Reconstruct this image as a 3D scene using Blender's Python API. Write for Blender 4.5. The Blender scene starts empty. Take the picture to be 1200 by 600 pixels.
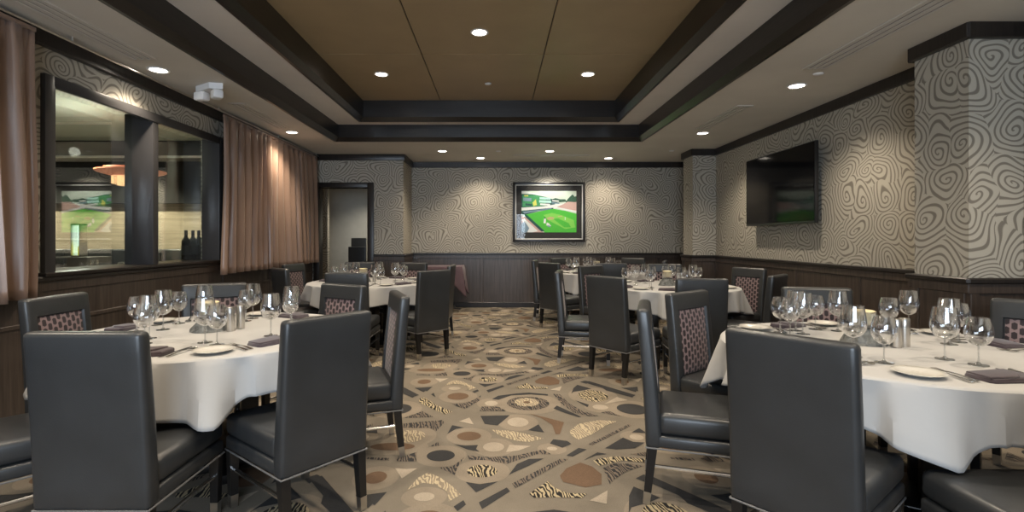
import bpy, bmesh, math, random
from mathutils import Vector, Matrix
random.seed(7)
PI = math.pi
scene = bpy.context.scene
COL = scene.collection
EYE = 1.30; CEIL = 2.76; ZC = 0.7550          # camera height, ceiling, top of the tablecloths

# ------------------------------------------------------------------ materials
def new_mat(name):
    m = bpy.data.materials.new(name); m.use_nodes = True
    nt = m.node_tree; b = nt.nodes['Principled BSDF']
    return m, nt, b
def link(nt, a, b): nt.links.new(a, b)
def node(nt, kind, **kw):
    n = nt.nodes.new(kind)
    for k, v in kw.items(): setattr(n, k, v)
    return n
def val(nt, op, a, b=None, c=None):
    n = nt.nodes.new('ShaderNodeMath'); n.operation = op
    for i, x in enumerate((a, b, c)):
        if x is None: continue
        if isinstance(x, (int, float)): n.inputs[i].default_value = x
        else: nt.links.new(x, n.inputs[i])
    return n.outputs[0]
def rgb(c): return (c[0], c[1], c[2], 1)
def ramp(nt, fac, stops):
    r = nt.nodes.new('ShaderNodeValToRGB'); e = r.color_ramp.elements
    while len(e) < len(stops): e.new(0.5)
    for i, (p, c) in enumerate(stops): e[i].position = p; e[i].color = rgb(c)
    nt.links.new(fac, r.inputs[0]); return r.outputs[0]
def noise(nt, vec, scale, detail=2, rough=0.5):
    n = nt.nodes.new('ShaderNodeTexNoise'); n.inputs['Scale'].default_value = scale
    n.inputs['Detail'].default_value = detail; n.inputs['Roughness'].default_value = rough
    if vec is not None: nt.links.new(vec, n.inputs['Vector'])
    return n
def position(nt, scale=(1, 1, 1), obj=False):
    if obj: o = nt.nodes.new('ShaderNodeTexCoord').outputs['Object']
    else: o = nt.nodes.new('ShaderNodeNewGeometry').outputs['Position']
    mp = nt.nodes.new('ShaderNodeMapping'); mp.inputs['Scale'].default_value = scale
    nt.links.new(o, mp.inputs['Vector']); return mp.outputs[0]
def plain(name, c, rough=0.5, metal=0.0, spec=0.5, var=0.0, vscale=8, bump=0.0, bscale=60, coat=0.0, sheen=0.0):
    m, nt, b = new_mat(name)
    b.inputs['Base Color'].default_value = rgb(c); b.inputs['Roughness'].default_value = rough
    b.inputs['Metallic'].default_value = metal; b.inputs['Specular IOR Level'].default_value = spec
    b.inputs['Coat Weight'].default_value = coat; b.inputs['Sheen Weight'].default_value = sheen
    if var or bump:
        p = position(nt, obj=True)
    if var:
        n = noise(nt, p, vscale, 3)
        lo = [x * (1 - var) for x in c]; hi = [min(1, x * (1 + var)) for x in c]
        link(nt, ramp(nt, n.outputs['Fac'], [(0.3, lo), (0.7, hi)]), b.inputs['Base Color'])
    if bump:
        n = noise(nt, p, bscale, 3); bp = node(nt, 'ShaderNodeBump')
        bp.inputs['Strength'].default_value = bump; bp.inputs['Distance'].default_value = 0.01
        link(nt, n.outputs['Fac'], bp.inputs['Height']); link(nt, bp.outputs[0], b.inputs['Normal'])
    return m
def wood(name, dark, light, rough=0.35, scale=(28, 28, 1.2)):
    m, nt, b = new_mat(name)
    n = noise(nt, position(nt, scale), 1.6, 6, 0.65)
    link(nt, ramp(nt, n.outputs['Fac'], [(0.3, dark), (0.72, light)]), b.inputs['Base Color'])
    b.inputs['Roughness'].default_value = rough
    bp = node(nt, 'ShaderNodeBump'); bp.inputs['Strength'].default_value = 0.12; bp.inputs['Distance'].default_value = 0.004
    link(nt, n.outputs['Fac'], bp.inputs['Height']); link(nt, bp.outputs[0], b.inputs['Normal'])
    return m
def emit(name, c, s):
    m, nt, b = new_mat(name)
    b.inputs['Base Color'].default_value = rgb(c); b.inputs['Emission Color'].default_value = rgb(c)
    b.inputs['Emission Strength'].default_value = s; return m
def thin_glass(name, tint=(1, 1, 1), lo=0.05, hi=0.75, blend=0.32, rough=0.01):
    m, nt, b = new_mat(name); nt.nodes.remove(b)
    out = [n for n in nt.nodes if n.type == 'OUTPUT_MATERIAL'][0]
    t = node(nt, 'ShaderNodeBsdfTransparent'); t.inputs[0].default_value = rgb(tint)
    g = node(nt, 'ShaderNodeBsdfGlossy'); g.inputs['Roughness'].default_value = rough
    g.inputs['Color'].default_value = (1, 1, 1, 1)
    lw = node(nt, 'ShaderNodeLayerWeight'); lw.inputs['Blend'].default_value = blend
    mr = node(nt, 'ShaderNodeMapRange'); mr.inputs['To Min'].default_value = lo; mr.inputs['To Max'].default_value = hi
    link(nt, lw.outputs['Facing'], mr.inputs['Value'])
    mx = node(nt, 'ShaderNodeMixShader')
    link(nt, mr.outputs[0], mx.inputs[0]); link(nt, t.outputs[0], mx.inputs[1]); link(nt, g.outputs[0], mx.inputs[2])
    link(nt, mx.outputs[0], out.inputs['Surface']); return m

def wallpaper():
    m, nt, b = new_mat('swirl_wallpaper')
    p = position(nt)
    s3 = node(nt, 'ShaderNodeSeparateXYZ'); link(nt, p, s3.inputs[0])
    flat2 = node(nt, 'ShaderNodeCombineXYZ'); link(nt, val(nt, 'SUBTRACT', s3.outputs['X'], s3.outputs['Y']), flat2.inputs[0]); link(nt, s3.outputs['Z'], flat2.inputs[1])
    w = noise(nt, flat2.outputs[0], 2.6, 1, 0.4)
    sub = node(nt, 'ShaderNodeVectorMath', operation='SUBTRACT'); link(nt, w.outputs['Color'], sub.inputs[0]); sub.inputs[1].default_value = (.5, .5, .5)
    sc = node(nt, 'ShaderNodeVectorMath', operation='SCALE'); link(nt, sub.outputs[0], sc.inputs[0]); sc.inputs['Scale'].default_value = 0.30
    add = node(nt, 'ShaderNodeVectorMath', operation='ADD'); link(nt, flat2.outputs[0], add.inputs[0]); link(nt, sc.outputs[0], add.inputs[1])
    v = node(nt, 'ShaderNodeTexVoronoi'); v.voronoi_dimensions = '2D'; v.inputs['Scale'].default_value = 3.2; v.inputs['Randomness'].default_value = 0.8
    link(nt, add.outputs[0], v.inputs['Vector'])
    dv = node(nt, 'ShaderNodeVectorMath', operation='SUBTRACT'); link(nt, add.outputs[0], dv.inputs[0]); link(nt, v.outputs['Position'], dv.inputs[1])
    d2 = node(nt, 'ShaderNodeSeparateXYZ'); link(nt, dv.outputs[0], d2.inputs[0])
    ang = val(nt, 'DIVIDE', val(nt, 'ARCTAN2', d2.outputs['Y'], d2.outputs['X']), 2 * PI)
    n2 = noise(nt, flat2.outputs[0], 2.2, 0)
    ph = val(nt, 'ADD', val(nt, 'MULTIPLY', v.outputs['Distance'], 7.2), val(nt, 'MULTIPLY', n2.outputs['Fac'], 2.0))
    ph = val(nt, 'ADD', ph, ang)
    s = val(nt, 'SINE', val(nt, 'MULTIPLY', ph, 2 * PI))
    f = val(nt, 'MULTIPLY_ADD', s, 0.5, 0.5)
    link(nt, ramp(nt, f, [(0.14, (0.185, 0.166, 0.137)), (0.38, (0.435, 0.403, 0.338))]), b.inputs['Base Color'])
    b.inputs['Roughness'].default_value = 0.6
    return m
def carpet(name, a, c=None, mode=None):
    m, nt, b = new_mat(name)
    b.inputs['Roughness'].default_value = 0.95; b.inputs['Specular IOR Level'].default_value = 0.15
    p = position(nt)
    n = noise(nt, p, 2.6, 4, 0.6)
    base = ramp(nt, n.outputs['Fac'], [(0.3, [x * .82 for x in a]), (0.7, [min(1, x * 1.12) for x in a])])
    if c is not None:
        big = noise(nt, position(nt, (9, 3, 1)), 2.2, 2)
        ps = node(nt, 'ShaderNodeSeparateXYZ'); link(nt, p, ps.inputs[0])
        u = val(nt, 'ADD', val(nt, 'MULTIPLY', ps.outputs['X'], 2 * PI / 0.021), val(nt, 'MULTIPLY', ps.outputs['Y'], 60))
        u = val(nt, 'ADD', u, val(nt, 'MULTIPLY', big.outputs['Fac'], 26))
        s = val(nt, 'MULTIPLY_ADD', val(nt, 'SINE', u), 0.5, 0.5)
        br = noise(nt, position(nt, (30, 12, 1)), 2.0, 1)
        s = val(nt, 'MULTIPLY', s, val(nt, 'MULTIPLY_ADD', br.outputs['Fac'], 1.6, 0.15))
        mix = node(nt, 'ShaderNodeMix', data_type='RGBA')
        st = ramp(nt, s, [(0.42, (0, 0, 0)), (0.56, (1, 1, 1))])
        link(nt, st, mix.inputs[0]); link(nt, base, mix.inputs[6]); mix.inputs[7].default_value = rgb(c)
        base = mix.outputs[2]
    fine = noise(nt, p, 260, 2)
    mul = node(nt, 'ShaderNodeMix', data_type='RGBA', blend_type='MULTIPLY'); mul.inputs[0].default_value = 1
    link(nt, base, mul.inputs[6]); link(nt, ramp(nt, fine.outputs['Fac'], [(0.3, (.72, .72, .72)), (0.65, (1, 1, 1))]), mul.inputs[7])
    link(nt, mul.outputs[2], b.inputs['Base Color']); return m
def dot_fabric():
    m, nt, b = new_mat('dotted_plum_fabric')
    tc = nt.nodes.new('ShaderNodeTexCoord'); ps = node(nt, 'ShaderNodeSeparateXYZ'); link(nt, tc.outputs['Object'], ps.inputs[0])
    cu = val(nt, 'DIVIDE', val(nt, 'ADD', ps.outputs['X'], 0.165), 0.033)
    col = val(nt, 'FLOOR', cu); par = val(nt, 'MULTIPLY', val(nt, 'MODULO', col, 2.0), 0.5)
    cv = val(nt, 'ADD', val(nt, 'DIVIDE', ps.outputs['Z'], 0.052), par)
    du = val(nt, 'ABSOLUTE', val(nt, 'SUBTRACT', val(nt, 'FRACT', cu), 0.5)); dv = val(nt, 'ABSOLUTE', val(nt, 'SUBTRACT', val(nt, 'FRACT', cv), 0.5))
    d = val(nt, 'MAXIMUM', val(nt, 'DIVIDE', du, 0.42), val(nt, 'ADD', val(nt, 'DIVIDE', dv, 0.455), val(nt, 'MULTIPLY', du, 0.75)))
    link(nt, ramp(nt, d, [(0.84, (0.022, 0.013, 0.016)), (0.96, (0.25, 0.175, 0.175))]), b.inputs['Base Color'])
    b.inputs['Roughness'].default_value = 0.6; b.inputs['Sheen Weight'].default_value = 0.2
    return m
MT = {}
MT['wallpaper'] = wallpaper()
MT['ceiling'] = plain('ceiling_paint', (0.61, 0.58, 0.525), 0.75, var=0.04, vscale=2)
MT['soffit'] = plain('soffit_paint', (0.64, 0.60, 0.555), 0.75, var=0.04, vscale=2)
MT['bronze'] = plain('bronze_panel', (0.32, 0.235, 0.13), 0.45, var=0.05, vscale=3)
MT['wenge'] = wood('wenge_wood', (0.009, 0.0075, 0.0065), (0.026, 0.020, 0.017), 0.36)
MT['wenge_x'] = wood('wenge_beam', (0.006, 0.005, 0.0045), (0.018, 0.014, 0.012), 0.30, (2, 2, 30))
MT['wainscot'] = wood('wainscot_wood', (0.034, 0.025, 0.020), (0.092, 0.069, 0.055), 0.36)
MT['black'] = plain('matte_black', (0.012, 0.012, 0.012), 0.55)
MT['leather'] = plain('charcoal_leather', (0.029, 0.031, 0.033), 0.36, spec=0.6, var=0.15, vscale=5, bump=0.06, bscale=220)
MT['welt'] = plain('grey_piping', (0.16, 0.155, 0.15), 0.45)
MT['dots'] = dot_fabric()
MT['leg'] = plain('black_lacquer', (0.010, 0.0095, 0.0095), 0.3)
MT['steel'] = plain('brushed_steel', (0.62, 0.60, 0.57), 0.28, metal=1.0)
MT['chrome'] = plain('chrome', (0.88, 0.88, 0.88), 0.22, metal=1.0)
MT['cutlery'] = plain('cutlery_steel', (0.70, 0.69, 0.67), 0.17, metal=1.0)
MT['lacquer'] = plain('grey_black_lacquer', (0.045, 0.043, 0.044), 0.32)
MT['cloth'] = plain('white_linen', (0.45, 0.443, 0.43), 0.85, spec=0.15, bump=0.25, bscale=9, sheen=0.1)
MT['napkin'] = plain('plum_napkin', (0.048, 0.032, 0.039), 0.8, var=0.15, vscale=30, sheen=0.3)
MT['purple'] = plain('plum_tablecloth', (0.145, 0.088, 0.102), 0.75, var=0.1, sheen=0.3)
MT['china'] = plain('cream_china', (0.60, 0.58, 0.53), 0.2, coat=0.3)
MT['glass'] = thin_glass('clear_glass', (0.955, 0.96, 0.965), 0.07, 0.95, 0.42)
MT['stem'] = thin_glass('clear_glass_stem', (0.85, 0.87, 0.88), 0.16, 0.9, 0.45)
MT['pane'] = thin_glass('window_glass', (0.90, 0.95, 0.91), 0.12, 0.6, 0.25, 0.0)
MT['cover'] = thin_glass('picture_glass', (0.98, 0.98, 0.98), 0.010, 0.5, 0.2, 0.0)
MT['rock'] = plain('grey_rock', (0.13, 0.135, 0.13), 0.7, var=0.5, vscale=40, bump=0.8, bscale=50)
MT['wax'] = plain('cream_wax', (0.78, 0.66, 0.40), 0.5)
MT['white'] = plain('white_plastic', (0.80, 0.80, 0.80), 0.4)
MT['vent'] = plain('vent_paint', (0.56, 0.53, 0.48), 0.6)
MT['ventdark'] = plain('vent_gap', (0.17, 0.16, 0.145), 0.8)
MT['lamp'] = emit('warm_lamp', (1.0, 0.90, 0.76), 14)
MT['curtain'] = plain('bronze_satin', (0.265, 0.170, 0.122), 0.34, spec=0.6, var=0.10, vscale=2, sheen=0.15)
MT['tv'] = plain('tv_screen', (0.006, 0.006, 0.007), 0.08, spec=0.10)
MT['tvbody'] = plain('tv_plastic', (0.012, 0.012, 0.013), 0.3)
MT['frame'] = plain('dark_frame', (0.014, 0.013, 0.014), 0.3)
MT['liner'] = plain('silver_liner', (0.6, 0.59, 0.56), 0.35)
MT['mat'] = plain('dark_mat', (0.03, 0.028, 0.026), 0.7)
MT['greywall'] = plain('pale_grey_wall', (0.42, 0.41, 0.37), 0.8, var=0.04)
MT['floorwood'] = wood('dark_floor_boards', (0.05, 0.035, 0.025), (0.11, 0.08, 0.06), 0.5, (6, 1, 6))
MT['darkceil'] = plain('dark_ceiling', (0.42, 0.44, 0.38), 0.7)
MT['bottle'] = plain('dark_bottle_glass', (0.006, 0.008, 0.006), 0.08, spec=0.7)
MT['paperlabel'] = plain('black_bottle_label', (0.02, 0.02, 0.022), 0.7)
MT['amber'] = emit('amber_shade', (0.62, 0.20, 0.10), 0.35)
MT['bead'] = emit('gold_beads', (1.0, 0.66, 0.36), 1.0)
MT['glow'] = emit('lit_display', (0.80, 1.0, 0.88), 1.5)
MT['lime'] = emit('lit_bottle', (0.75, 0.70, 0.05), 0.7)
MT['shelflight'] = emit('backlit_shelf', (1.0, 0.72, 0.42), 1.2)
def travertine():
    m, nt, b = new_mat('beige_striped_stone')
    n = noise(nt, position(nt, (0.6, 0.6, 14)), 1.5, 4, 0.6)
    link(nt, ramp(nt, n.outputs['Fac'], [(0.3, (0.30, 0.24, 0.165)), (0.7, (0.52, 0.43, 0.32))]), b.inputs['Base Color'])
    b.inputs['Roughness'].default_value = 0.4; return m
MT['stone'] = travertine()
TAN = (0.224, 0.193, 0.152)
FL = [carpet('carpet_tan', TAN), carpet('carpet_ring', (0.285, 0.238, 0.182)), carpet('carpet_charcoal', (0.050, 0.049, 0.049)),
      carpet('carpet_brown', (0.168, 0.108, 0.070)), carpet('carpet_cream', (0.43, 0.365, 0.285)),
      carpet('carpet_dark_hatch', (0.048, 0.047, 0.047), (0.20, 0.16, 0.125)), carpet('carpet_gold_hatch', (0.03, 0.028, 0.027), (0.50, 0.41, 0.26)),
      carpet('carpet_cream_hatch', (0.27, 0.222, 0.165), (0.52, 0.43, 0.29))]

# ------------------------------------------------------------------ mesh helpers
def box(bm, x0, x1, y0, y1, z0, z1, bevel=0.0, seg=2, mi=0):
    vs = [bm.verts.new((x, y, z)) for x in (x0, x1) for y in (y0, y1) for z in (z0, z1)]
    fs = [bm.faces.new([vs[i] for i in q]) for q in ((0, 1, 3, 2), (4, 6, 7, 5), (0, 4, 5, 1), (2, 3, 7, 6), (0, 2, 6, 4), (1, 5, 7, 3))]
    for f in fs: f.material_index = mi
    if bevel:
        es = list({e for f in fs for e in f.edges})
        r = bmesh.ops.bevel(bm, geom=es, offset=bevel, segments=seg, profile=0.5, affect='EDGES', clamp_overlap=True)
        for f in r['faces']: f.material_index = mi
    return vs
def rod(bm, p0, p1, r0, r1=None, n=12, mi=0, square=False):
    p0 = Vector(p0); p1 = Vector(p1); r1 = r0 if r1 is None else r1
    d = (p1 - p0).normalized(); a = Vector((1, 0, 0)) if abs(d.x) < .9 else Vector((0, 1, 0))
    u = d.cross(a).normalized(); w = d.cross(u); off = 0
    if square: n = 4; off = PI / 4
    k = [[bm.verts.new(p + (u * math.cos(2 * PI * i / n + off) + w * math.sin(2 * PI * i / n + off)) * r) for i in range(n)] for p, r in ((p0, r0), (p1, r1))]
    fs = [bm.faces.new((k[0][i], k[0][(i + 1) % n], k[1][(i + 1) % n], k[1][i])) for i in range(n)]
    fs += [bm.faces.new(k[0][::-1]), bm.faces.new(k[1])]
    for f in fs: f.material_index = mi
def lathe(bm, prof, n=24, c=(0, 0, 0), mi=0, cap0=True, cap1=True):
    rings = []
    for r, z in prof:
        if r < 1e-6: rings.append([bm.verts.new((c[0], c[1], c[2] + z))])
        else: rings.append([bm.verts.new((c[0] + r * math.cos(2 * PI * i / n), c[1] + r * math.sin(2 * PI * i / n), c[2] + z)) for i in range(n)])
    fs = []
    for a, b in zip(rings, rings[1:]):
        for i in range(n):
            j = (i + 1) % n
            if len(a) == 1 and len(b) == 1: continue
            if len(a) == 1: fs.append(bm.faces.new((a[0], b[j], b[i])))
            elif len(b) == 1: fs.append(bm.faces.new((a[i], a[j], b[0])))
            else: fs.append(bm.faces.new((a[i], a[j], b[j], b[i])))
    if cap0 and len(rings[0]) > 1: fs.append(bm.faces.new(rings[0][::-1]))
    if cap1 and len(rings[-1]) > 1: fs.append(bm.faces.new(rings[-1]))
    for f in fs: f.material_index = mi
def slab(bm, pts, z0, z1, mi=0, bevel=0.0):
    a = [bm.verts.new((p[0], p[1], z0)) for p in pts]; b = [bm.verts.new((p[0], p[1], z1)) for p in pts]
    n = len(pts)
    fs = [bm.faces.new(a[::-1]), bm.faces.new(b)] + [bm.faces.new((a[i], a[(i + 1) % n], b[(i + 1) % n], b[i])) for i in range(n)]
    for f in fs: f.material_index = mi
    if bevel:
        bmesh.ops.bevel(bm, geom=list(fs[1].edges), offset=bevel, segments=2, profile=0.5, affect='EDGES', clamp_overlap=True)
def obj(name, bm, mats, parent=None, angle=35, kind=None, normals=True):
    if normals: bmesh.ops.recalc_face_normals(bm, faces=bm.faces)
    me = bpy.data.meshes.new(name); bm.to_mesh(me); bm.free()
    for m in (mats if isinstance(mats, (list, tuple)) else [mats]): me.materials.append(m)
    for p in me.polygons: p.use_smooth = True
    me.set_sharp_from_angle(angle=math.radians(angle))
    o = bpy.data.objects.new(name, me); COL.objects.link(o)
    if parent: o.parent = parent
    if kind: o['kind'] = kind
    return o
def tag(o, label, cat, group=None):
    o['label'] = label; o['category'] = cat
    if group: o['group'] = group
    return o
def thing(name, label, cat, loc=(0, 0, 0), rz=0.0, group=None):
    o = bpy.data.objects.new(name, None); COL.objects.link(o); o.empty_display_size = 0.1
    o.location = loc; o.rotation_euler = (0, 0, rz)
    if label: tag(o, label, cat, group)
    return o
def dup(root, loc, rz, label=None, cat=None, group=None):
    r = root.copy(); COL.objects.link(r); r.location = loc; r.rotation_euler = (0, 0, rz)
    if label: r['label'] = label
    if group: r['group'] = group
    for ch in list(root.children):
        c = ch.copy(); COL.objects.link(c); c.parent = r
        for g in list(ch.children):
            d = g.copy(); COL.objects.link(d); d.parent = c
    return r
def B(): return bmesh.new()
def struct(name, bm, mats, parent=None, **kw):
    return obj(name, bm, mats, parent, kind='structure', **kw)
def px(x, y): return 582 + 600 * x / y
ORD = ['first', 'second', 'third', 'fourth', 'fifth', 'sixth', 'seventh', 'eighth', 'ninth', 'tenth', 'eleventh', 'twelfth', 'thirteenth',
       'fourteenth', 'fifteenth', 'sixteenth', 'seventeenth', 'eighteenth', 'nineteenth', 'twentieth', 'twenty-first', 'twenty-second', 'twenty-third', 'twenty-fourth']
TILE=[
('K',(-0.335,3.071,0.084,0.080)),
('N',(-0.182,3.375,0.079,0.076)),
('L',(-0.573,3.374,0.101,0.105)),
('H',[(-0.711,3.585),(-0.534,3.638),(-0.392,3.672),(-0.369,3.628),(-0.409,3.457),(-0.458,3.520),(-0.691,3.514)]),
('K',[(-0.329,3.406),(-0.310,3.571),(-0.223,3.526),(-0.280,3.498)]),
('H',[(-0.675,3.714),(-0.560,3.861),(-0.458,3.732)]),
('K',[(-0.270,3.237),(-0.198,3.218),(-0.118,3.228),(-0.127,3.166),(-0.104,3.125),(-0.179,3.158)]),
('C',(-0.019,3.198,0.066,0.071)),
('L',[(-0.035,3.488),(0.092,3.467),(0.182,3.421),(0.306,3.333),(0.208,3.277),(0.132,3.291),(0.023,3.377)]),
('C',[(0.057,3.120),(0.081,3.230),(0.214,3.210),(0.136,3.145)]),
('H',[(-0.193,3.047),(-0.223,2.910),(-0.230,2.816),(-0.330,2.910),(-0.253,2.921)]),
('H',[(-0.174,3.071),(-0.036,3.047),(0.118,3.071),(0.284,3.158),(0.330,3.089),(0.247,3.089),(0.131,3.012),(0.059,2.955),(-0.060,3.006),(-0.161,3.012)]),
('G',(-0.081,2.866,0.084,0.078)),
('K',[(-0.166,2.737),(-0.090,2.712),(0.009,2.743),(-0.105,2.623)]),
('K',[(-0.088,2.524),(0.053,2.675),(0.069,2.635),(-0.070,2.461)]),
('K',[(-0.209,4.354),(-0.165,4.416),(-0.150,4.373),(-0.187,4.311)]),
('C',(-0.365,2.580,0.052,0.043)),
('L',[(-0.466,2.639),(-0.427,2.786),(-0.380,2.847),(-0.306,2.786),(-0.233,2.690),(-0.182,2.600),(-0.236,2.532),(-0.255,2.635),(-0.325,2.708),(-0.391,2.727),(-0.445,2.671)]),
('C',[(-0.575,2.900),(-0.510,2.889),(-0.449,2.900),(-0.514,2.776)]),
('N',(-0.659,2.788,0.060,0.072)),
('H',[(-0.600,3.023),(-0.489,3.120),(-0.468,2.989),(-0.578,2.989)]),
('H',[(-0.772,3.047),(-0.637,3.035),(-0.630,3.000),(-0.765,3.019)]),
('K',[(0.066,2.816),(0.118,2.955),(0.191,3.023),(0.278,3.028),(0.186,2.932),(0.095,2.847)]),
('N',(-0.651,3.203,0.139,0.058)),
('C',[(-0.267,3.645),(-0.198,3.721),(-0.161,3.585)]),
('K',[(-0.119,3.757),(0.098,3.772),(0.006,3.562),(-0.084,3.594)]),
('H',[(-0.416,3.202),(-0.377,3.277),(-0.354,3.218)]),
('G',[(-0.627,4.171),(-0.583,4.188),(-0.478,4.010),(-0.333,3.847),(-0.385,3.791),(-0.508,3.934),(-0.618,4.073)]),
('N',[(0.241,3.805),(0.348,3.732),(0.478,3.628),(0.420,3.406),(0.392,3.406),(0.388,3.578),(0.322,3.714)]),
('L',[(0.495,3.467),(0.575,3.594),(0.734,3.672),(0.857,3.645),(0.760,3.562),(0.636,3.406),(0.530,3.311),(0.492,3.391)]),
('H',[(0.577,3.237),(0.929,3.594),(0.938,3.562),(0.602,3.223)]),
('K',[(0.338,3.250),(0.367,3.319),(0.455,3.291),(0.473,3.242),(0.409,3.184)]),
('C',(0.343,3.171,0.032,0.028)),
('C',(0.151,3.630,0.075,0.091)),
('K',[(0.418,3.071),(0.509,3.181),(0.556,3.158),(0.453,3.054)]),
('H',[(0.082,2.718),(0.373,3.023),(0.421,3.019),(0.098,2.668)]),
('K',[(0.511,3.005),(0.613,3.115),(0.664,3.090),(0.594,3.071)]),
('G',[(0.565,3.000),(0.605,3.023),(0.704,3.059),(0.877,3.023),(0.857,2.973),(0.740,3.000),(0.586,2.932)]),
('H',[(0.602,2.900),(0.671,2.959),(0.759,2.959),(0.834,2.928),(0.724,2.857),(0.636,2.766),(0.600,2.708)]),
('N',[(0.346,2.806),(0.396,2.900),(0.486,2.973),(0.545,2.921),(0.579,2.826),(0.555,2.708),(0.464,2.675),(0.356,2.737)]),
('K',[(0.672,3.176),(0.826,3.348),(0.874,3.277),(0.946,3.264),(0.857,3.176),(0.737,3.158)]),
('C',(0.917,3.354,0.045,0.049)),
('K',[(0.905,3.436),(0.978,3.514),(1.004,3.421)]),
('G',[(0.165,2.609),(0.275,2.746),(0.303,2.671),(0.358,2.617),(0.461,2.609),(0.428,2.566),(0.292,2.574),(0.188,2.569)]),
('C',[(0.462,2.541),(0.573,2.644),(0.539,2.508)]),
('K',[(-0.038,4.149),(0.014,4.239),(0.165,4.302),(0.274,4.326),(0.428,4.281),(0.424,4.239),(0.285,4.274),(0.120,4.246),(0.014,4.131)]),
('K',[(0.754,2.776),(0.809,2.822),(0.832,2.806),(0.806,2.718)]),
('H',[(0.803,3.090),(0.915,3.120),(0.897,3.059)]),
('K',[(0.214,3.476),(0.293,3.585),(0.318,3.436)]),
('K',[(0.436,3.920),(0.469,3.989),(0.617,3.737),(0.597,3.729),(0.498,3.833)]),
('H',[(0.472,4.292),(0.529,4.274),(0.568,4.057),(0.640,3.876),(0.751,3.755),(0.675,3.750),(0.575,3.833),(0.513,4.026)]),
('K',(-0.765,3.909,0.115,0.123)),
('H',(0.248,4.048,0.167,0.164)),
('L2',(0.239,4.070,0.097,0.105)),
('N3',(0.239,4.067,0.026,0.029)),
('K',[(0.625,4.292),(0.669,4.457),(0.718,4.555),(0.821,4.438),(0.746,4.389),(0.652,4.345)]),
('G',(0.799,4.238,0.122,0.155)),
('K',[(0.788,2.766),(0.842,2.808),(1.155,2.387),(1.115,2.335)]),
('K',[(0.629,4.122),(0.722,4.010),(0.701,3.949)]),
('C',(0.800,3.950,0.059,0.060)),
('C',[(0.846,4.026),(0.988,4.205),(1.056,4.122),(0.937,4.073)]),
('H',[(0.776,3.833),(0.850,3.861),(0.910,3.750),(0.834,3.791)]),
('K',[(-0.697,2.587),(-0.563,2.626),(-0.594,2.494)]),
('K',[(-0.716,2.595),(-0.578,2.606),(-0.620,2.468)]),
('K',[(0.912,4.515),(0.961,4.496),(1.142,4.267),(1.112,4.188),(0.938,4.382)]),
('K',[(-0.547,4.274),(-0.531,4.317),(-0.500,4.198)]),
('N',(-0.318,4.224,0.087,0.093)),
('H',[(-0.349,4.026),(-0.259,4.042),(-0.192,4.122),(-0.129,4.246),(-0.140,4.105),(-0.241,3.914),(-0.304,3.964)]),
('C',(-0.042,4.042,0.051,0.063)),
('H',[(-0.127,3.861),(-0.116,3.964),(0.013,3.964),(0.071,3.861)])]
# ------------------------------------------------------------------ the room
XL, XR, YB, YD, YF = -3.20, 3.57, 9.74, 8.85, -2.8
bm = B()
def flat(bm, pts, z, mi):
    f = bm.faces.new([bm.verts.new((p[0], p[1], z)) for p in pts]); f.material_index = mi
    f.normal_update()
    if f.normal.z < 0: f.normal_flip()
box(bm, -3.3, 3.65, YF - .1, 9.85, -0.08, 0.0)
CODE = {'K': 2, 'N': 3, 'N3': 3, 'C': 4, 'H': 5, 'G': 6, 'L': 7, 'L2': 7}
for ix in range(-2, 3):
    for iy in range(-3, 5):
        ox, oy = ix * 1.80, iy * 1.87
        for q, (m, g) in enumerate(TILE):
            z = .0012 + q * 2e-5
            if m in ('L2', 'N3'): z = .0029 if m == 'L2' else .0032
            if isinstance(g, tuple):
                cx, cy, rx, ry = g; cx += ox; cy += oy
                if not (-3.15 < cx < 3.5 and YF < cy < 9.66): continue
                if m not in ('L2', 'N3'):
                    flat(bm, [(cx + (rx * 1.25 + .05) * math.cos(t * PI / 16), cy + (ry * 1.25 + .05) * math.sin(t * PI / 16)) for t in range(32)], .0003 + q * 1e-5, 1)
                flat(bm, [(cx + rx * math.cos(t * PI / 14), cy + ry * math.sin(t * PI / 14)) for t in range(28)], z, CODE[m])
            else:
                pts = [(p[0] + ox, p[1] + oy) for p in g]
                if not all(-3.18 < p[0] < 3.55 and YF < p[1] < 9.72 for p in pts): continue
                flat(bm, pts, z, CODE[m])
struct('floor', bm, FL, normals=False)

# ceiling with its stepped tray
bm = B()
OX0, OX1, OY0, OY1 = -2.39, 2.146, -1.2, 7.62
IX0, IX1, IY0, IY1 = -1.95, 1.73, -0.75, 7.33
def ring(bm, x0, x1, y0, y1, hx0, hx1, hy0, hy1, z0, z1, mi=0):
    box(bm, x0, hx0, y0, y1, z0, z1, mi=mi); box(bm, hx1, x1, y0, y1, z0, z1, mi=mi)
    box(bm, hx0, hx1, y0, hy0, z0, z1, mi=mi); box(bm, hx0, hx1, hy1, y1, z0, z1, mi=mi)
ring(bm, -3.42, 3.75, YF - .1, 9.9, OX0, OX1, OY0, OY1, CEIL, CEIL + .06, 0)
ceiling = struct('ceiling', bm, [MT['ceiling']])
bm = B(); ring(bm, OX0 - .05, OX1 + .05, OY0 - .05, OY1 + .05, IX0, IX1, IY0, IY1, 2.99, 3.03)
struct('ceiling_soffit', bm, MT['soffit'], ceiling)
def tray(name, x0, x1, y0, y1, z0, z1):
    bm = B(); c = .05
    def lp(i, z): return [bm.verts.new(p) for p in ((x0 + i, y0 + i, z), (x1 - i, y0 + i, z), (x1 - i, y1 - i, z), (x0 + i, y1 - i, z))]
    L = [lp(0, z1), lp(-.03, z1), lp(-.03, z0 - .012), lp(0.0, z0 - .012), lp(c, z0 + .045), lp(c, z1)]
    for a, b in zip(L, L[1:] + L[:1]):
        for k in range(4): bm.faces.new((a[k], a[(k + 1) % 4], b[(k + 1) % 4], b[k]))
    return struct(name, bm, MT['wenge_x'], ceiling, angle=15)
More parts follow.
